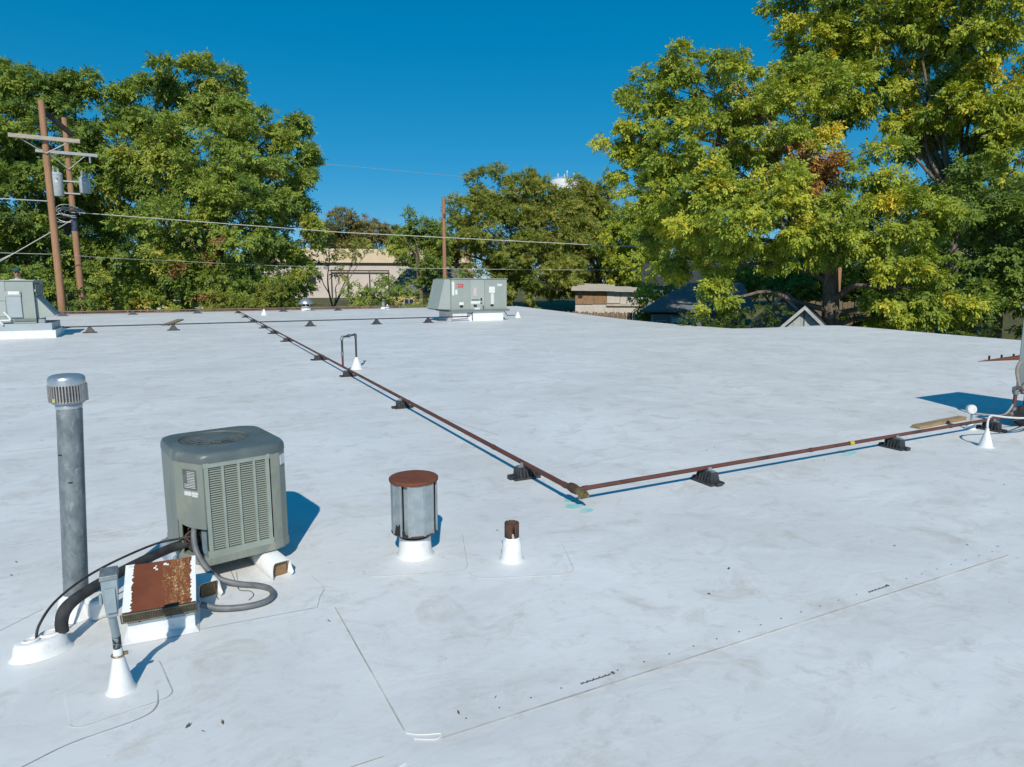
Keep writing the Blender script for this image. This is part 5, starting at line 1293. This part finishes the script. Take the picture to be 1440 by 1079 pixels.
TREES = {                                      # base (x, y, z) and crown lobes (x, y, z, half width, half height)
    'L1':((-6.0,57.7,-3),[(-6.9,57.6,14.5,2.5,2.0),(-4.3,57.8,14.1,2.1,2.1),(-8.9,57.3,11.4,2.9,2.9),(-5.9,55.7,9.8,3.3,2.9),(-8.5,56.4,6.2,2.9,2.9),(-4.2,58.9,8.9,2.3,3.4),(-7.1,57.6,3.0,3.5,2.5),(-3.9,58.9,4.1,2.1,2.9),(-11.4,56.9,10.2,3.2,4.1),(-11.5,56.8,4.8,3.3,3.3)]),
    'L2':((1.6,54.0,-3),[(0.4,55.0,13.6,2.3,2.1),(2.8,53.9,14.8,2.3,1.8),(5.0,54.8,14.7,2.2,2.1),(6.3,53.6,12.2,2.3,2.1),(9.3,55.2,13.4,1.6,1.6),(9.9,54.1,10.8,1.6,1.7),(8.4,53.3,8.9,2.5,2.4),(9.6,54.2,5.8,2.2,2.6),(3.9,50.9,10.1,3.4,2.9),(0.5,53.0,9.9,2.7,2.7),(5.3,49.7,6.3,3.4,2.9),(1.9,51.0,4.8,3.2,2.7),(-1.7,56.0,8.9,1.7,2.2),(-1.0,55.0,11.2,1.9,2.3),(7.4,51.5,2.3,2.8,2.2),(3.7,49.9,1.7,3.2,2.0),(0.1,53.0,1.7,2.4,1.9)]),
    'M1':((36.0,64.7,-2.2),[(31.6,66.9,10.8,2.4,2.6),(35.3,65.0,11.2,2.6,2.3),(28.7,68.2,6.3,3.1,2.9),(31.6,63.6,6.5,4.3,3.7),(37.5,62.7,7.5,3.9,3.6),(34.7,60.8,2.5,4.4,2.9),(31.0,65.0,2.0,3.6,2.6),(26.2,70.3,4.6,2.5,2.5)]),
    'M2':((47.2,67.1,-2),[(46.5,67.5,11.7,2.7,2.2),(47.0,67.2,8.0,3.7,4.1),(45.0,70.9,6.5,3.8,3.8),(45.5,65.8,2.6,3.5,3.2),(43.1,69.8,2.4,2.9,2.6),(39.6,68.4,9.8,2.3,1.8),(42.4,66.7,9.4,2.6,2.0),(44.3,66.6,11.0,1.6,1.6)]),
    'M3':((22.5,62.1,-2.6),[(22.5,62.1,6.9,1.1,1.0),(21.6,62.4,5.1,1.5,1.5),(24.1,62.5,5.2,1.8,1.8),(23.8,61.6,2.4,2.1,1.7),(21.6,62.4,8.1,0.5,0.4),(20.6,62.7,6.1,0.7,0.5)]),
    'R1':((29.6,22.2,-3),[(23.5,29.9,10.4,1.8,2.0),(24.4,27.8,11.7,1.7,1.4),(26.2,26.1,11.3,1.5,1.5),(22.9,30.3,8.2,1.1,1.6),(23.5,28.6,5.7,1.9,2.2),(24.6,26.3,8.4,2.3,2.1),(23.6,24.4,4.9,2.4,2.0),(27.4,24.9,8.7,2.3,2.1),(24.6,21.9,4.6,2.4,1.9),(26.7,21.0,3.3,1.9,1.0),(24.4,23.7,2.6,1.7,1.0),(23.6,27.2,3.3,1.9,1.5),(28.9,21.5,6.3,2.2,1.9),(27.4,20.1,3.8,1.9,1.3),(30.2,19.6,4.0,2.2,1.8),(29.6,18.6,1.5,1.8,1.4),(31.2,17.9,0.6,1.5,1.0),(23.2,23.4,0.9,0.8,1.1),(30.8,20.4,-0.1,1.4,0.6),(29.9,25.0,10.6,2.2,2.2),(27.1,22.1,6.6,1.2,1.1)]),
    'R2':((41.9,23.5,-3),[(37.2,30.4,16.3,2.3,2.3),(37.4,28.5,13.2,2.7,2.4),(39.2,27.7,16.9,3.2,2.8),(41.0,25.0,17.1,3.1,2.7),(42.5,22.4,15.9,2.6,3.0),(42.4,26.6,13.6,2.4,2.2),(42.3,22.8,12.1,2.5,2.2),(42.4,20.4,8.8,2.3,2.5),(42.7,26.0,9.5,1.5,1.8),(41.4,26.2,6.3,2.4,1.9),(37.4,31.7,18.7,1.8,1.6),(38.5,28.7,20.0,3.8,2.1),(41.3,24.5,19.8,4.0,2.4),(44.2,23.4,8.6,1.3,1.3),(40.6,25.5,11.2,1.6,1.5),(42.1,23.1,9.8,1.6,1.7),(40.5,23.9,11.5,1.5,1.5)]),
    'R3':((38.5,19.2,-3),[(38.3,19.6,4.3,1.8,2.4),(38.9,18.3,1.6,1.8,2.4),(38.4,21.5,5.7,1.2,1.7),(36.4,18.8,0.7,1.8,1.5),(39.7,19.1,5.2,1.8,1.8),(39.5,16.9,2.3,2.1,3.1)]),
    'B1':((47.5,59.3,-2.2),[(45.3,61.0,6.4,2.7,3.6),(47.6,59.3,3.3,3.4,3.0),(45.0,60.0,2.0,2.3,1.7),(47.6,60.5,7.6,2.4,3.1)]),
    'B2':((48.3,42.0,-2.8),[(47.8,42.6,2.4,3.8,1.8),(51.2,40.1,1.9,3.7,1.9),(52.6,36.4,2.3,3.6,2.4),(46.5,45.5,2.4,2.6,1.9)]),
    'B3':((55.2,32.4,-2.8),[(54.6,33.4,2.3,3.5,2.7),(56.2,30.6,3.1,3.3,3.3),(58.3,28.7,3.7,3.3,3.3)]),
    'L3':((0.3,86.0,-1.6),[(-13.0,85.0,2.9,3.6,2.9),(-9.0,87.5,2.5,3.9,3.1),(-3.9,85.9,2.5,3.7,3.3),(1.3,87.0,3.0,4.1,3.7),(6.5,85.8,2.6,4.1,3.5),(11.8,87.2,2.2,3.9,3.0),(-1.3,89.0,7.0,3.7,3.3),(-16.8,84.3,3.5,3.5,3.5),(-7.4,88.7,7.6,3.1,3.1)]),
    'B4':((67.1,62.9,-1.4),[(57.0,72.2,2.7,4.3,3.3),(63.3,69.5,3.2,4.8,3.8),(66.6,63.4,3.6,4.6,3.8),(70.8,58.7,3.1,4.4,3.6),(76.1,55.1,3.1,4.4,3.5),(77.6,49.3,3.4,4.2,3.8),(80.3,44.9,3.8,4.0,4.0),(83.5,41.0,4.1,3.9,3.9)]),
    'F1':((39.0,170.6,-1),[(41.5,170.0,15.3,4.2,3.5),(36.4,171.2,12.8,4.2,2.8),(45.8,171.0,13.4,4.0,3.2),(38.5,170.7,10.8,5.3,2.5),(44.3,169.3,10.5,4.6,2.1)]),
    'F2':((51.9,177.6,-1),[(51.9,177.6,14.4,4.9,3.0),(56.9,176.0,13.3,4.2,2.7),(61.1,174.6,12.3,3.8,2.7),(53.1,177.2,11.1,5.7,2.3),(60.2,174.9,10.4,5.0,2.3)]),
    'S1':((13.1,58.5,-2.6),[(11.8,58.8,2.8,1.0,0.8),(13.0,58.6,4.3,1.2,1.0),(15.2,58.0,4.0,1.3,1.0),(13.8,58.4,2.4,1.1,0.9),(16.3,57.7,4.6,1.0,0.6)]),
    'C1':((12.7,48.4,-3),[(12.8,48.3,0.7,1.3,1.0),(14.5,47.9,1.1,1.3,1.2),(13.5,47.1,0.2,1.5,0.8)]),
    'C2':((16.7,48.2,-3),[(16.5,48.2,1.2,1.4,1.4),(17.0,47.0,0.2,1.3,0.9),(15.5,48.6,0.0,1.3,0.7)]),
    'C3':((-2.4,50.9,-3),[(-2.5,50.9,0.6,1.5,1.0),(-0.9,51.0,0.2,1.3,0.8),(-3.7,50.9,0.2,1.2,0.8)]),
    'C4':((6.6,46.5,-3),[(5.2,46.7,0.4,1.7,0.9),(7.4,46.4,0.7,1.2,1.3),(3.0,46.9,0.2,1.6,0.6)]),
    'C5':((-6.4,46.6,-3),[(-6.5,46.5,1.5,1.4,1.2),(-8.1,46.3,1.2,1.4,1.2),(-5.1,46.7,0.7,1.2,0.8)]),
    'C6':((34.4,20.4,-3),[(33.7,21.5,-0.4,1.7,0.6),(34.8,19.7,-0.6,1.6,0.6),(34.9,17.4,-0.8,1.5,0.6),(32.9,22.8,-0.3,1.1,0.5)]),
    'C8':((29.4,36.7,-3),[(29.4,36.7,0.6,1.0,0.8),(30.7,36.9,1.3,0.9,0.7),(28.7,36.0,-0.3,0.9,0.6)]),
    'C7':((23.2,23.4,-3),[(22.6,24.0,-0.2,0.7,0.5),(23.6,23.1,-0.3,0.9,0.5),(24.3,22.3,-0.3,0.6,0.3),(24.8,21.8,0.1,0.5,0.4)]),
}

# ------------------------------------------------------------------ trees and shrubs
def leaf_material(name, stops, trans=0.22):
    t = NT(name)
    at_ = t.n('ShaderNodeAttribute'); at_.attribute_name = 'leaf_tone'
    col = t.ramp(at_.outputs['Fac'], stops)
    t.set(col, 0.55, 0.0, 0.2)
    tr = t.n('ShaderNodeBsdfTranslucent')
    hs_ = t.n('ShaderNodeHueSaturation'); hs_.inputs['Saturation'].default_value = 1.1; hs_.inputs['Value'].default_value = 1.25; hs_.inputs['Hue'].default_value = 0.485
    t.l(col, hs_.inputs['Color']); t.l(hs_.outputs[0], tr.inputs['Color'])
    mx = t.n('ShaderNodeMixShader'); mx.inputs[0].default_value = trans
    t.l(t.b.outputs[0], mx.inputs[1]); t.l(tr.outputs[0], mx.inputs[2]); t.l(mx.outputs[0], t.out.inputs['Surface'])
    return t.m
RUST = (0.27, 0.115, 0.065)
M['leaf_bright'] = leaf_material('yellow_green_leaves', [(0.0, (0.119, 0.182, 0.040)), (0.35, (0.250, 0.331, 0.048)), (0.65, (0.445, 0.487, 0.055)), (0.88, (0.708, 0.609, 0.068)), (0.94, (0.864, 0.609, 0.078)), (1.0, RUST)])
M['leaf_mid'] = leaf_material('mid_green_leaves', [(0.0, (0.100, 0.170, 0.045)), (0.4, (0.199, 0.286, 0.055)), (0.7, (0.327, 0.395, 0.063)), (0.90, (0.483, 0.436, 0.081)), (0.95, (0.455, 0.299, 0.081)), (1.0, RUST)])
M['leaf_olive'] = leaf_material('olive_leaves', [(0.0, (0.101, 0.141, 0.028)), (0.4, (0.204, 0.245, 0.044)), (0.7, (0.317, 0.334, 0.060)), (0.92, (0.431, 0.371, 0.088)), (0.96, (0.407, 0.284, 0.079)), (1.0, RUST)])
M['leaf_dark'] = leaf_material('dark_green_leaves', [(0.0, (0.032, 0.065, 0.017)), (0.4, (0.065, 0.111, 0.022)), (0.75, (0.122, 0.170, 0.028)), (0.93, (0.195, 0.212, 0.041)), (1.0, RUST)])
M['leaf_far'] = leaf_material('far_brownish_leaves', [(0.0, (0.131, 0.132, 0.040)), (0.5, (0.217, 0.203, 0.064)), (0.8, (0.315, 0.234, 0.081)), (1.0, RUST)])

CAMV = np.array([0.0, 0.0, CAM_H])
def make_crown(lobes, seed, dens, leaf, tone, spread=0.16, back=0.45, droop=0.5, clump=1.0, fill=0.5, dead=None):
    rg = np.random.default_rng(seed)
    SP = []; OUT = []; TN = []
    for (cx, cy, cz, rx, rz) in lobes:
        c = np.array([cx, cy, cz]); ry = 0.5 * (rx + rz) * 1.05
        area = math.pi * rx * rz
        ns = int(dens * area)
        nc = max(6, int(area * 1.5 / clump ** 2))
        # right, depth axes as seen from the roof
        f = c - CAMV; f[2] = 0; f /= np.linalg.norm(f); r_ = np.array([f[1], -f[0], 0.0])
        d = rg.normal(size=(nc * 2, 3)); d /= np.linalg.norm(d, axis=1)[:, None]
        keep = (d @ np.array([0, 1.0, 0]) < 0.25) | (rg.random(nc * 2) < back)
        d = d[keep][:nc]; nc = len(d)
        rad = fill + (1.0 - fill) * rg.random(nc) ** 0.6
        rad *= 1 + 0.2 * rg.normal(size=nc)
        loc = d * rad[:, None]
        cl = c + loc[:, :1] * r_ * rx + loc[:, 1:2] * f * ry + loc[:, 2:3] * np.array([0, 0, 1.0]) * rz
        cr = clump * rg.uniform(0.36, 0.92, nc) * min(1.2, 0.5 + 0.25 * min(rx, rz))
        ct = rg.normal(0, spread * 0.75, nc)
        wgt = cr ** 2; wgt /= wgt.sum()
        idx = rg.choice(nc, ns, p=wgt)
        # sprays hang from the upper shell of each clump, so its underside and the gaps between clumps stay in shade
        sd = rg.normal(size=(ns, 3)); sd /= np.linalg.norm(sd, axis=1)[:, None]
        flip = (sd[:, 2] < -0.15) & (rg.random(ns) < 0.75); sd[flip, 2] *= -1
        off = sd * (cr[idx] * (1.0 - 0.6 * rg.random(ns) ** 1.4))[:, None] * np.array([1.0, 1.0, 0.80])
        p = cl[idx] + off
        o = (p - c) / np.array([rx, ry, rz]); o /= np.linalg.norm(o, axis=1)[:, None] + 1e-6
        o = o * 0.75 + off / (np.linalg.norm(off, axis=1)[:, None] + 1e-6) * 0.6
        tn = tone + ct[idx] * 1.2 + rg.normal(0, spread * 0.6, ns)
        SP.append(p); OUT.append(o); TN.append(tn)
    p = np.concatenate(SP); o = np.concatenate(OUT); tn = np.clip(np.concatenate(TN), 0.0, 0.93)
    if dead:
        for (dx, dy, dz, dr, frac) in dead:
            near = (np.linalg.norm(p - np.array([dx, dy, dz]), axis=1) < dr) & (rg.random(len(p)) < frac)
            tn[near] = rg.uniform(0.97, 1.0, near.sum())
    S = len(p)
    ra = o + rg.normal(size=(S, 3)) * 0.55; ra[:, 2] -= droop
    ra /= np.linalg.norm(ra, axis=1)[:, None]
    nrm = o * 0.35 + rg.normal(size=(S, 3)) * 0.55 + np.array([-0.22, -0.5, 0.6])
    nrm -= ra * np.sum(nrm * ra, axis=1)[:, None]; nrm /= np.linalg.norm(nrm, axis=1)[:, None]
    side = np.cross(ra, nrm)
    K = 7
    LS = leaf * rg.uniform(0.75, 1.3, S)
    V = np.empty((S, K, 4, 3), np.float32); T = np.empty((S, K), np.float32)
    for k in range(K):
        s = 0.0 if k == K - 1 else (1.0 if k % 2 else -1.0)
        along = 0.35 + 0.42 * (k // 2) + (0.1 if k == K - 1 else 0)
        jit = rg.normal(size=(S, 3)) * 0.22
        l = ra * (0.55 if s else 1.0) + side * s * 0.9 + jit; l[:, 2] -= 0.28
        l /= np.linalg.norm(l, axis=1)[:, None]
        w = np.cross(l, nrm + jit); w /= np.linalg.norm(w, axis=1)[:, None] + 1e-6
        b_ = p + ra * (along * LS)[:, None]
        L = (LS * rg.uniform(0.8, 1.15, S))[:, None]; Wd = L * 0.235
        V[:, k, 0] = b_; V[:, k, 1] = b_ + l * L * 0.45 + w * Wd; V[:, k, 2] = b_ + l * L + np.array([0, 0, -0.06]) * L; V[:, k, 3] = b_ + l * L * 0.45 - w * Wd
        T[:, k] = np.where(tn > 0.95, tn, np.clip(tn + rg.normal(0, 0.05, S), 0, 0.94))
    return V.reshape(-1, 3), T.reshape(-1)
def leaf_mesh(name, V, T, m):
    me = bpy.data.meshes.new(name)
    nq = len(V) // 4
    me.vertices.add(len(V)); me.vertices.foreach_set('co', V.astype(np.float32).ravel())
    me.loops.add(nq * 4); me.loops.foreach_set('vertex_index', np.arange(nq * 4, dtype=np.int32))
    me.polygons.add(nq); me.polygons.foreach_set('loop_start', np.arange(0, nq * 4, 4, dtype=np.int32))
    me.update(calc_edges=True)
    at_ = me.attributes.new('leaf_tone', 'FLOAT', 'FACE'); at_.data.foreach_set('value', T.astype(np.float32))
    me.materials.append(m)
    return me
LEAF_COUNT = [0]
def tree(name, label, cat, key, mat, seed, dens, leaf, tone, trunk_r, fork=0.4, twigs=3, bark='bark', group=None, **kw):
    base, lobes = TREES[key]
    bx, by, bz = base
    bz = min(bz, ground_z(bx, by)) - 0.15
    t = thing(name, label, cat, (bx, by, bz), 0, group)
    off = np.array([bx, by, bz])
    V, T = make_crown(lobes, seed, dens, leaf, tone, **kw)
    LEAF_COUNT[0] += len(T)
    link('crown', leaf_mesh('crown', V - off, T, M[mat]), t)
    rg = random.Random(seed)
    zmin = min(l[2] for l in lobes); zmax = max(l[2] for l in lobes)
    cxm = sum(l[0] for l in lobes) / len(lobes); cym = sum(l[1] for l in lobes) / len(lobes)
    fz_ = bz + (zmax - bz) * fork
    fk = Vector((bx + (cxm - bx) * 0.10, by + (cym - by) * 0.10, fz_)) - Vector(off)
    b = MB()
    b.tube([(0, 0, 0), (0.02, 0, fk.z * 0.08), (fk.x * 0.25 + 0.05, fk.y * 0.3, fk.z * 0.5), fk], [trunk_r * 1.35, trunk_r * 1.05, trunk_r * 0.95, trunk_r * 0.85], 12, smooth=4)
    for (cx, cy, cz, rx, rz) in lobes:
        tgt = Vector((cx, cy, cz)) - Vector(off)
        st_ = fk.copy() if tgt.z > fk.z else Vector((fk.x * 0.6, fk.y * 0.6, max(0.3, min(fk.z * 0.8, tgt.z * 0.8 + 0.2))))
        mid = st_.lerp(tgt, 0.5) + Vector((rg.uniform(-0.1, 0.1), rg.uniform(-0.1, 0.1), 0.10)) * (tgt - st_).length
        q1 = st_.lerp(mid, 0.5) + Vector((rg.uniform(-0.2, 0.2), rg.uniform(-0.2, 0.2), rg.uniform(-0.1, 0.2)))
        lr = trunk_r * rg.uniform(0.30, 0.5)
        b.tube([st_, q1, mid, mid.lerp(tgt, 0.6) + Vector((rg.uniform(-0.2, 0.2), 0, rg.uniform(-0.15, 0.15))), tgt], [lr, lr * 0.85, lr * 0.6, lr * 0.4, lr * 0.2], 7, smooth=3)
        for _ in range(twigs):
            d = Vector((rg.gauss(0, 1), rg.gauss(0, 1), rg.gauss(0.15, 0.8))).normalized()
            e = tgt + Vector((d.x * rx, d.y * rx, d.z * rz)) * rg.uniform(0.7, 1.02)
            s_ = mid.lerp(tgt, rg.uniform(0.3, 1.0))
            m_ = s_.lerp(e, 0.5) + Vector((rg.uniform(-0.15, 0.15), rg.uniform(-0.15, 0.15), rg.uniform(-0.1, 0.25)))
            b.tube([s_, m_, e], [lr * 0.28, lr * 0.17, 0.008], 5, smooth=2, caps=False)
    b.build('trunk', M[bark], t, smooth=True)
    return t
# browned-off sprays (x, y, z, radius, share of sprays)
DEAD_L2 = [(3.5, 46.2, 4.4, 0.42, 0.75), (3.6, 47.2, 4.4, 0.42, 0.75), (3.7, 48.2, 4.5, 0.42, 0.75), (3.8, 49.4, 4.6, 0.42, 0.75), (3.9, 50.4, 4.6, 0.42, 0.75), (3.4, 46.2, 3.6, 0.42, 0.75), (3.5, 47.2, 3.7, 0.42, 0.75), (3.6, 48.2, 3.7, 0.42, 0.75), (3.6, 49.4, 3.8, 0.42, 0.75), (3.7, 50.4, 3.8, 0.42, 0.75), (2.8, 46.2, 3.2, 0.5, 0.75), (2.9, 47.2, 3.2, 0.5, 0.75), (2.9, 48.2, 3.2, 0.5, 0.75), (3.0, 49.4, 3.3, 0.5, 0.75), (3.1, 50.4, 3.3, 0.5, 0.75), (1.1, 46.3, 2.5, 0.55, 0.75), (1.1, 47.3, 2.5, 0.55, 0.75), (1.1, 48.3, 2.5, 0.55, 0.75), (1.2, 49.5, 2.5, 0.55, 0.75), (1.2, 50.5, 2.5, 0.55, 0.75), (2.2, 46.2, 0.7, 0.55, 0.75), (2.3, 47.2, 0.7, 0.55, 0.75), (2.3, 48.2, 0.7, 0.55, 0.75), (2.4, 49.4, 0.7, 0.55, 0.75), (2.4, 50.4, 0.6, 0.55, 0.75), (3.0, 46.2, 0.7, 0.5, 0.75), (3.0, 47.2, 0.7, 0.5, 0.75), (3.1, 48.2, 0.7, 0.5, 0.75), (3.2, 49.4, 0.7, 0.5, 0.75), (3.3, 50.4, 0.6, 0.5, 0.75)]
DEAD_R1 = [(25.9, 22.0, 7.1, 0.98, 0.92), (26.7, 22.7, 7.2, 0.98, 0.92), (27.4, 23.3, 7.4, 0.98, 0.92), (28.2, 24.0, 7.5, 0.98, 0.92), (26.6, 21.2, 6.5, 1.04, 0.92), (27.4, 21.8, 6.6, 1.04, 0.92), (28.1, 22.4, 6.7, 1.04, 0.92), (28.9, 23.1, 6.9, 1.04, 0.92), (26.3, 21.5, 5.7, 0.65, 0.92), (27.1, 22.1, 5.8, 0.65, 0.92), (27.9, 22.8, 5.9, 0.65, 0.92), (28.7, 23.4, 6.0, 0.65, 0.92), (26.9, 20.8, 6.9, 0.72, 0.92), (27.7, 21.4, 7.0, 0.72, 0.92), (28.5, 22.0, 7.2, 0.72, 0.92), (29.3, 22.6, 7.3, 0.72, 0.92), (26.0, 21.9, 6.4, 0.72, 0.92), (26.8, 22.6, 6.5, 0.72, 0.92), (27.5, 23.2, 6.6, 0.72, 0.92), (28.3, 23.9, 6.8, 0.72, 0.92)]
TG = 'tall trees beyond the roof'
tree('pecan_tree', 'large green tree at the left picture edge behind the utility poles', 'tree', 'L1', 'leaf_mid', 21, 105, 0.21, 0.42, 0.42, 0.35, 4, group=TG, dead=[(-8.0, 55.5, 1.9, 1.1, 0.8)])
tree('pecan_tree', 'broad rounded green tree right of the utility poles', 'tree', 'L2', 'leaf_mid', 22, 110, 0.205, 0.52, 0.45, 0.35, 4, group=TG,
     dead=DEAD_L2)
tree('elm_tree', 'olive-green spreading tree behind the centre rooftop unit', 'tree', 'M1', 'leaf_olive', 23, 76, 0.23, 0.50, 0.40, 0.35, 5, group=TG)
tree('elm_tree', 'olive tree below the white water tank left of the big right tree', 'tree', 'M2', 'leaf_olive', 24, 66, 0.25, 0.58, 0.35, 0.35, 4, group=TG)
tree('willow_oak', 'feathery thin-topped tree beside the slim bare utility pole', 'tree', 'M3', 'leaf_mid', 25, 55, 0.24, 0.40, 0.22, 0.35, 6, group=TG, fill=0.3)
tree('pecan_tree', 'big yellow-green tree with a rust-brown dead patch at right', 'tree', 'R1', 'leaf_bright', 26, 185, 0.16, 0.48, 0.40, 0.42, 5, group=TG, clump=0.73, droop=0.75, dead=DEAD_R1)
tree('pecan_tree', 'tallest tree at the top right rising out of the picture behind the yellow-green one', 'tree', 'R2', 'leaf_bright', 27, 98, 0.20, 0.50, 0.30, 0.40, 5, group=TG, fill=0.4)
tree('oak_tree', 'dark shaded tree filling the right picture edge', 'tree', 'R3', 'leaf_mid', 28, 75, 0.22, 0.30, 0.26, 0.35, 4, group=TG)
tree('elm_tree', 'light green tree between the old shed and the big right tree', 'tree', 'B1', 'leaf_bright', 29, 52, 0.27, 0.45, 0.25, 0.35, 3, group=TG)
tree('elm_tree', 'low dark tree behind the gabled outbuildings', 'tree', 'B2', 'leaf_mid', 30, 48, 0.28, 0.40, 0.30, 0.35, 2, group=TG)
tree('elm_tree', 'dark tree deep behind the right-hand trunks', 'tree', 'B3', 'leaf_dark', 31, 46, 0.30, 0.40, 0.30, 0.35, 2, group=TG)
tree('far_tree', 'brownish far tree above the left of the tan warehouse', 'tree', 'F1', 'leaf_far', 32, 20, 0.42, 0.55, 0.35, 0.4, 5, group='far brownish trees')
tree('far_tree', 'brownish far tree above the right of the tan warehouse', 'tree', 'F2', 'leaf_far', 33, 20, 0.42, 0.45, 0.35, 0.4, 5, group='far brownish trees')
tree('young_tree', 'thin nearly bare forked tree in front of the tan warehouse', 'tree', 'S1', 'leaf_olive', 34, 13, 0.24, 0.62, 0.17, 0.30, 9, 'twig', group=TG, fill=0.2)
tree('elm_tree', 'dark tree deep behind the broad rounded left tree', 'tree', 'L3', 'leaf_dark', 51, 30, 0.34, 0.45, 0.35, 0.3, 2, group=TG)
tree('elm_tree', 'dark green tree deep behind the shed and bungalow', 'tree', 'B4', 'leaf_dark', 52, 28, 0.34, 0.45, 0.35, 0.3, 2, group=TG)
SG = 'shrubs below the far roof edge'
tree('shrub', 'green shrub below the tan warehouse right of the thin tree', 'shrub', 'C1', 'leaf_mid', 35, 40, 0.19, 0.48, 0.06, 0.4, 4, 'twig', SG)
tree('shrub', 'tall green shrub in front of the yellow house', 'shrub', 'C2', 'leaf_mid', 36, 26, 0.19, 0.45, 0.06, 0.4, 5, 'twig', SG)
tree('shrub', 'green shrub just right of the utility pole feet', 'shrub', 'C3', 'leaf_mid', 37, 50, 0.19, 0.55, 0.06, 0.4, 4, 'twig', SG)
tree('shrub', 'fine-leaved shrub just left of the mushroom vent', 'shrub', 'C4', 'leaf_olive', 38, 54, 0.17, 0.40, 0.06, 0.4, 5, 'twig', SG)
tree('shrub', 'dark bush behind the left rooftop unit and the person', 'shrub', 'C5', 'leaf_mid', 39, 50, 0.19, 0.40, 0.06, 0.4, 4, 'twig', SG)
tree('shrub', 'low dark hedge along the right roof edge', 'hedge', 'C6', 'leaf_dark', 40, 60, 0.17, 0.40, 0.06, 0.4, 4, 'twig', SG)
tree('shrub', 'bright green bush between the old shed and the bungalow', 'shrub', 'C8', 'leaf_bright', 42, 60, 0.2, 0.4, 0.06, 0.4, 4, 'twig', SG)
tree('shrub', 'dark low bush against the roof edge in front of the bungalow', 'shrub', 'C7', 'leaf_dark', 41, 70, 0.14, 0.45, 0.05, 0.4, 4, 'twig', SG)
print('leaves', LEAF_COUNT[0])
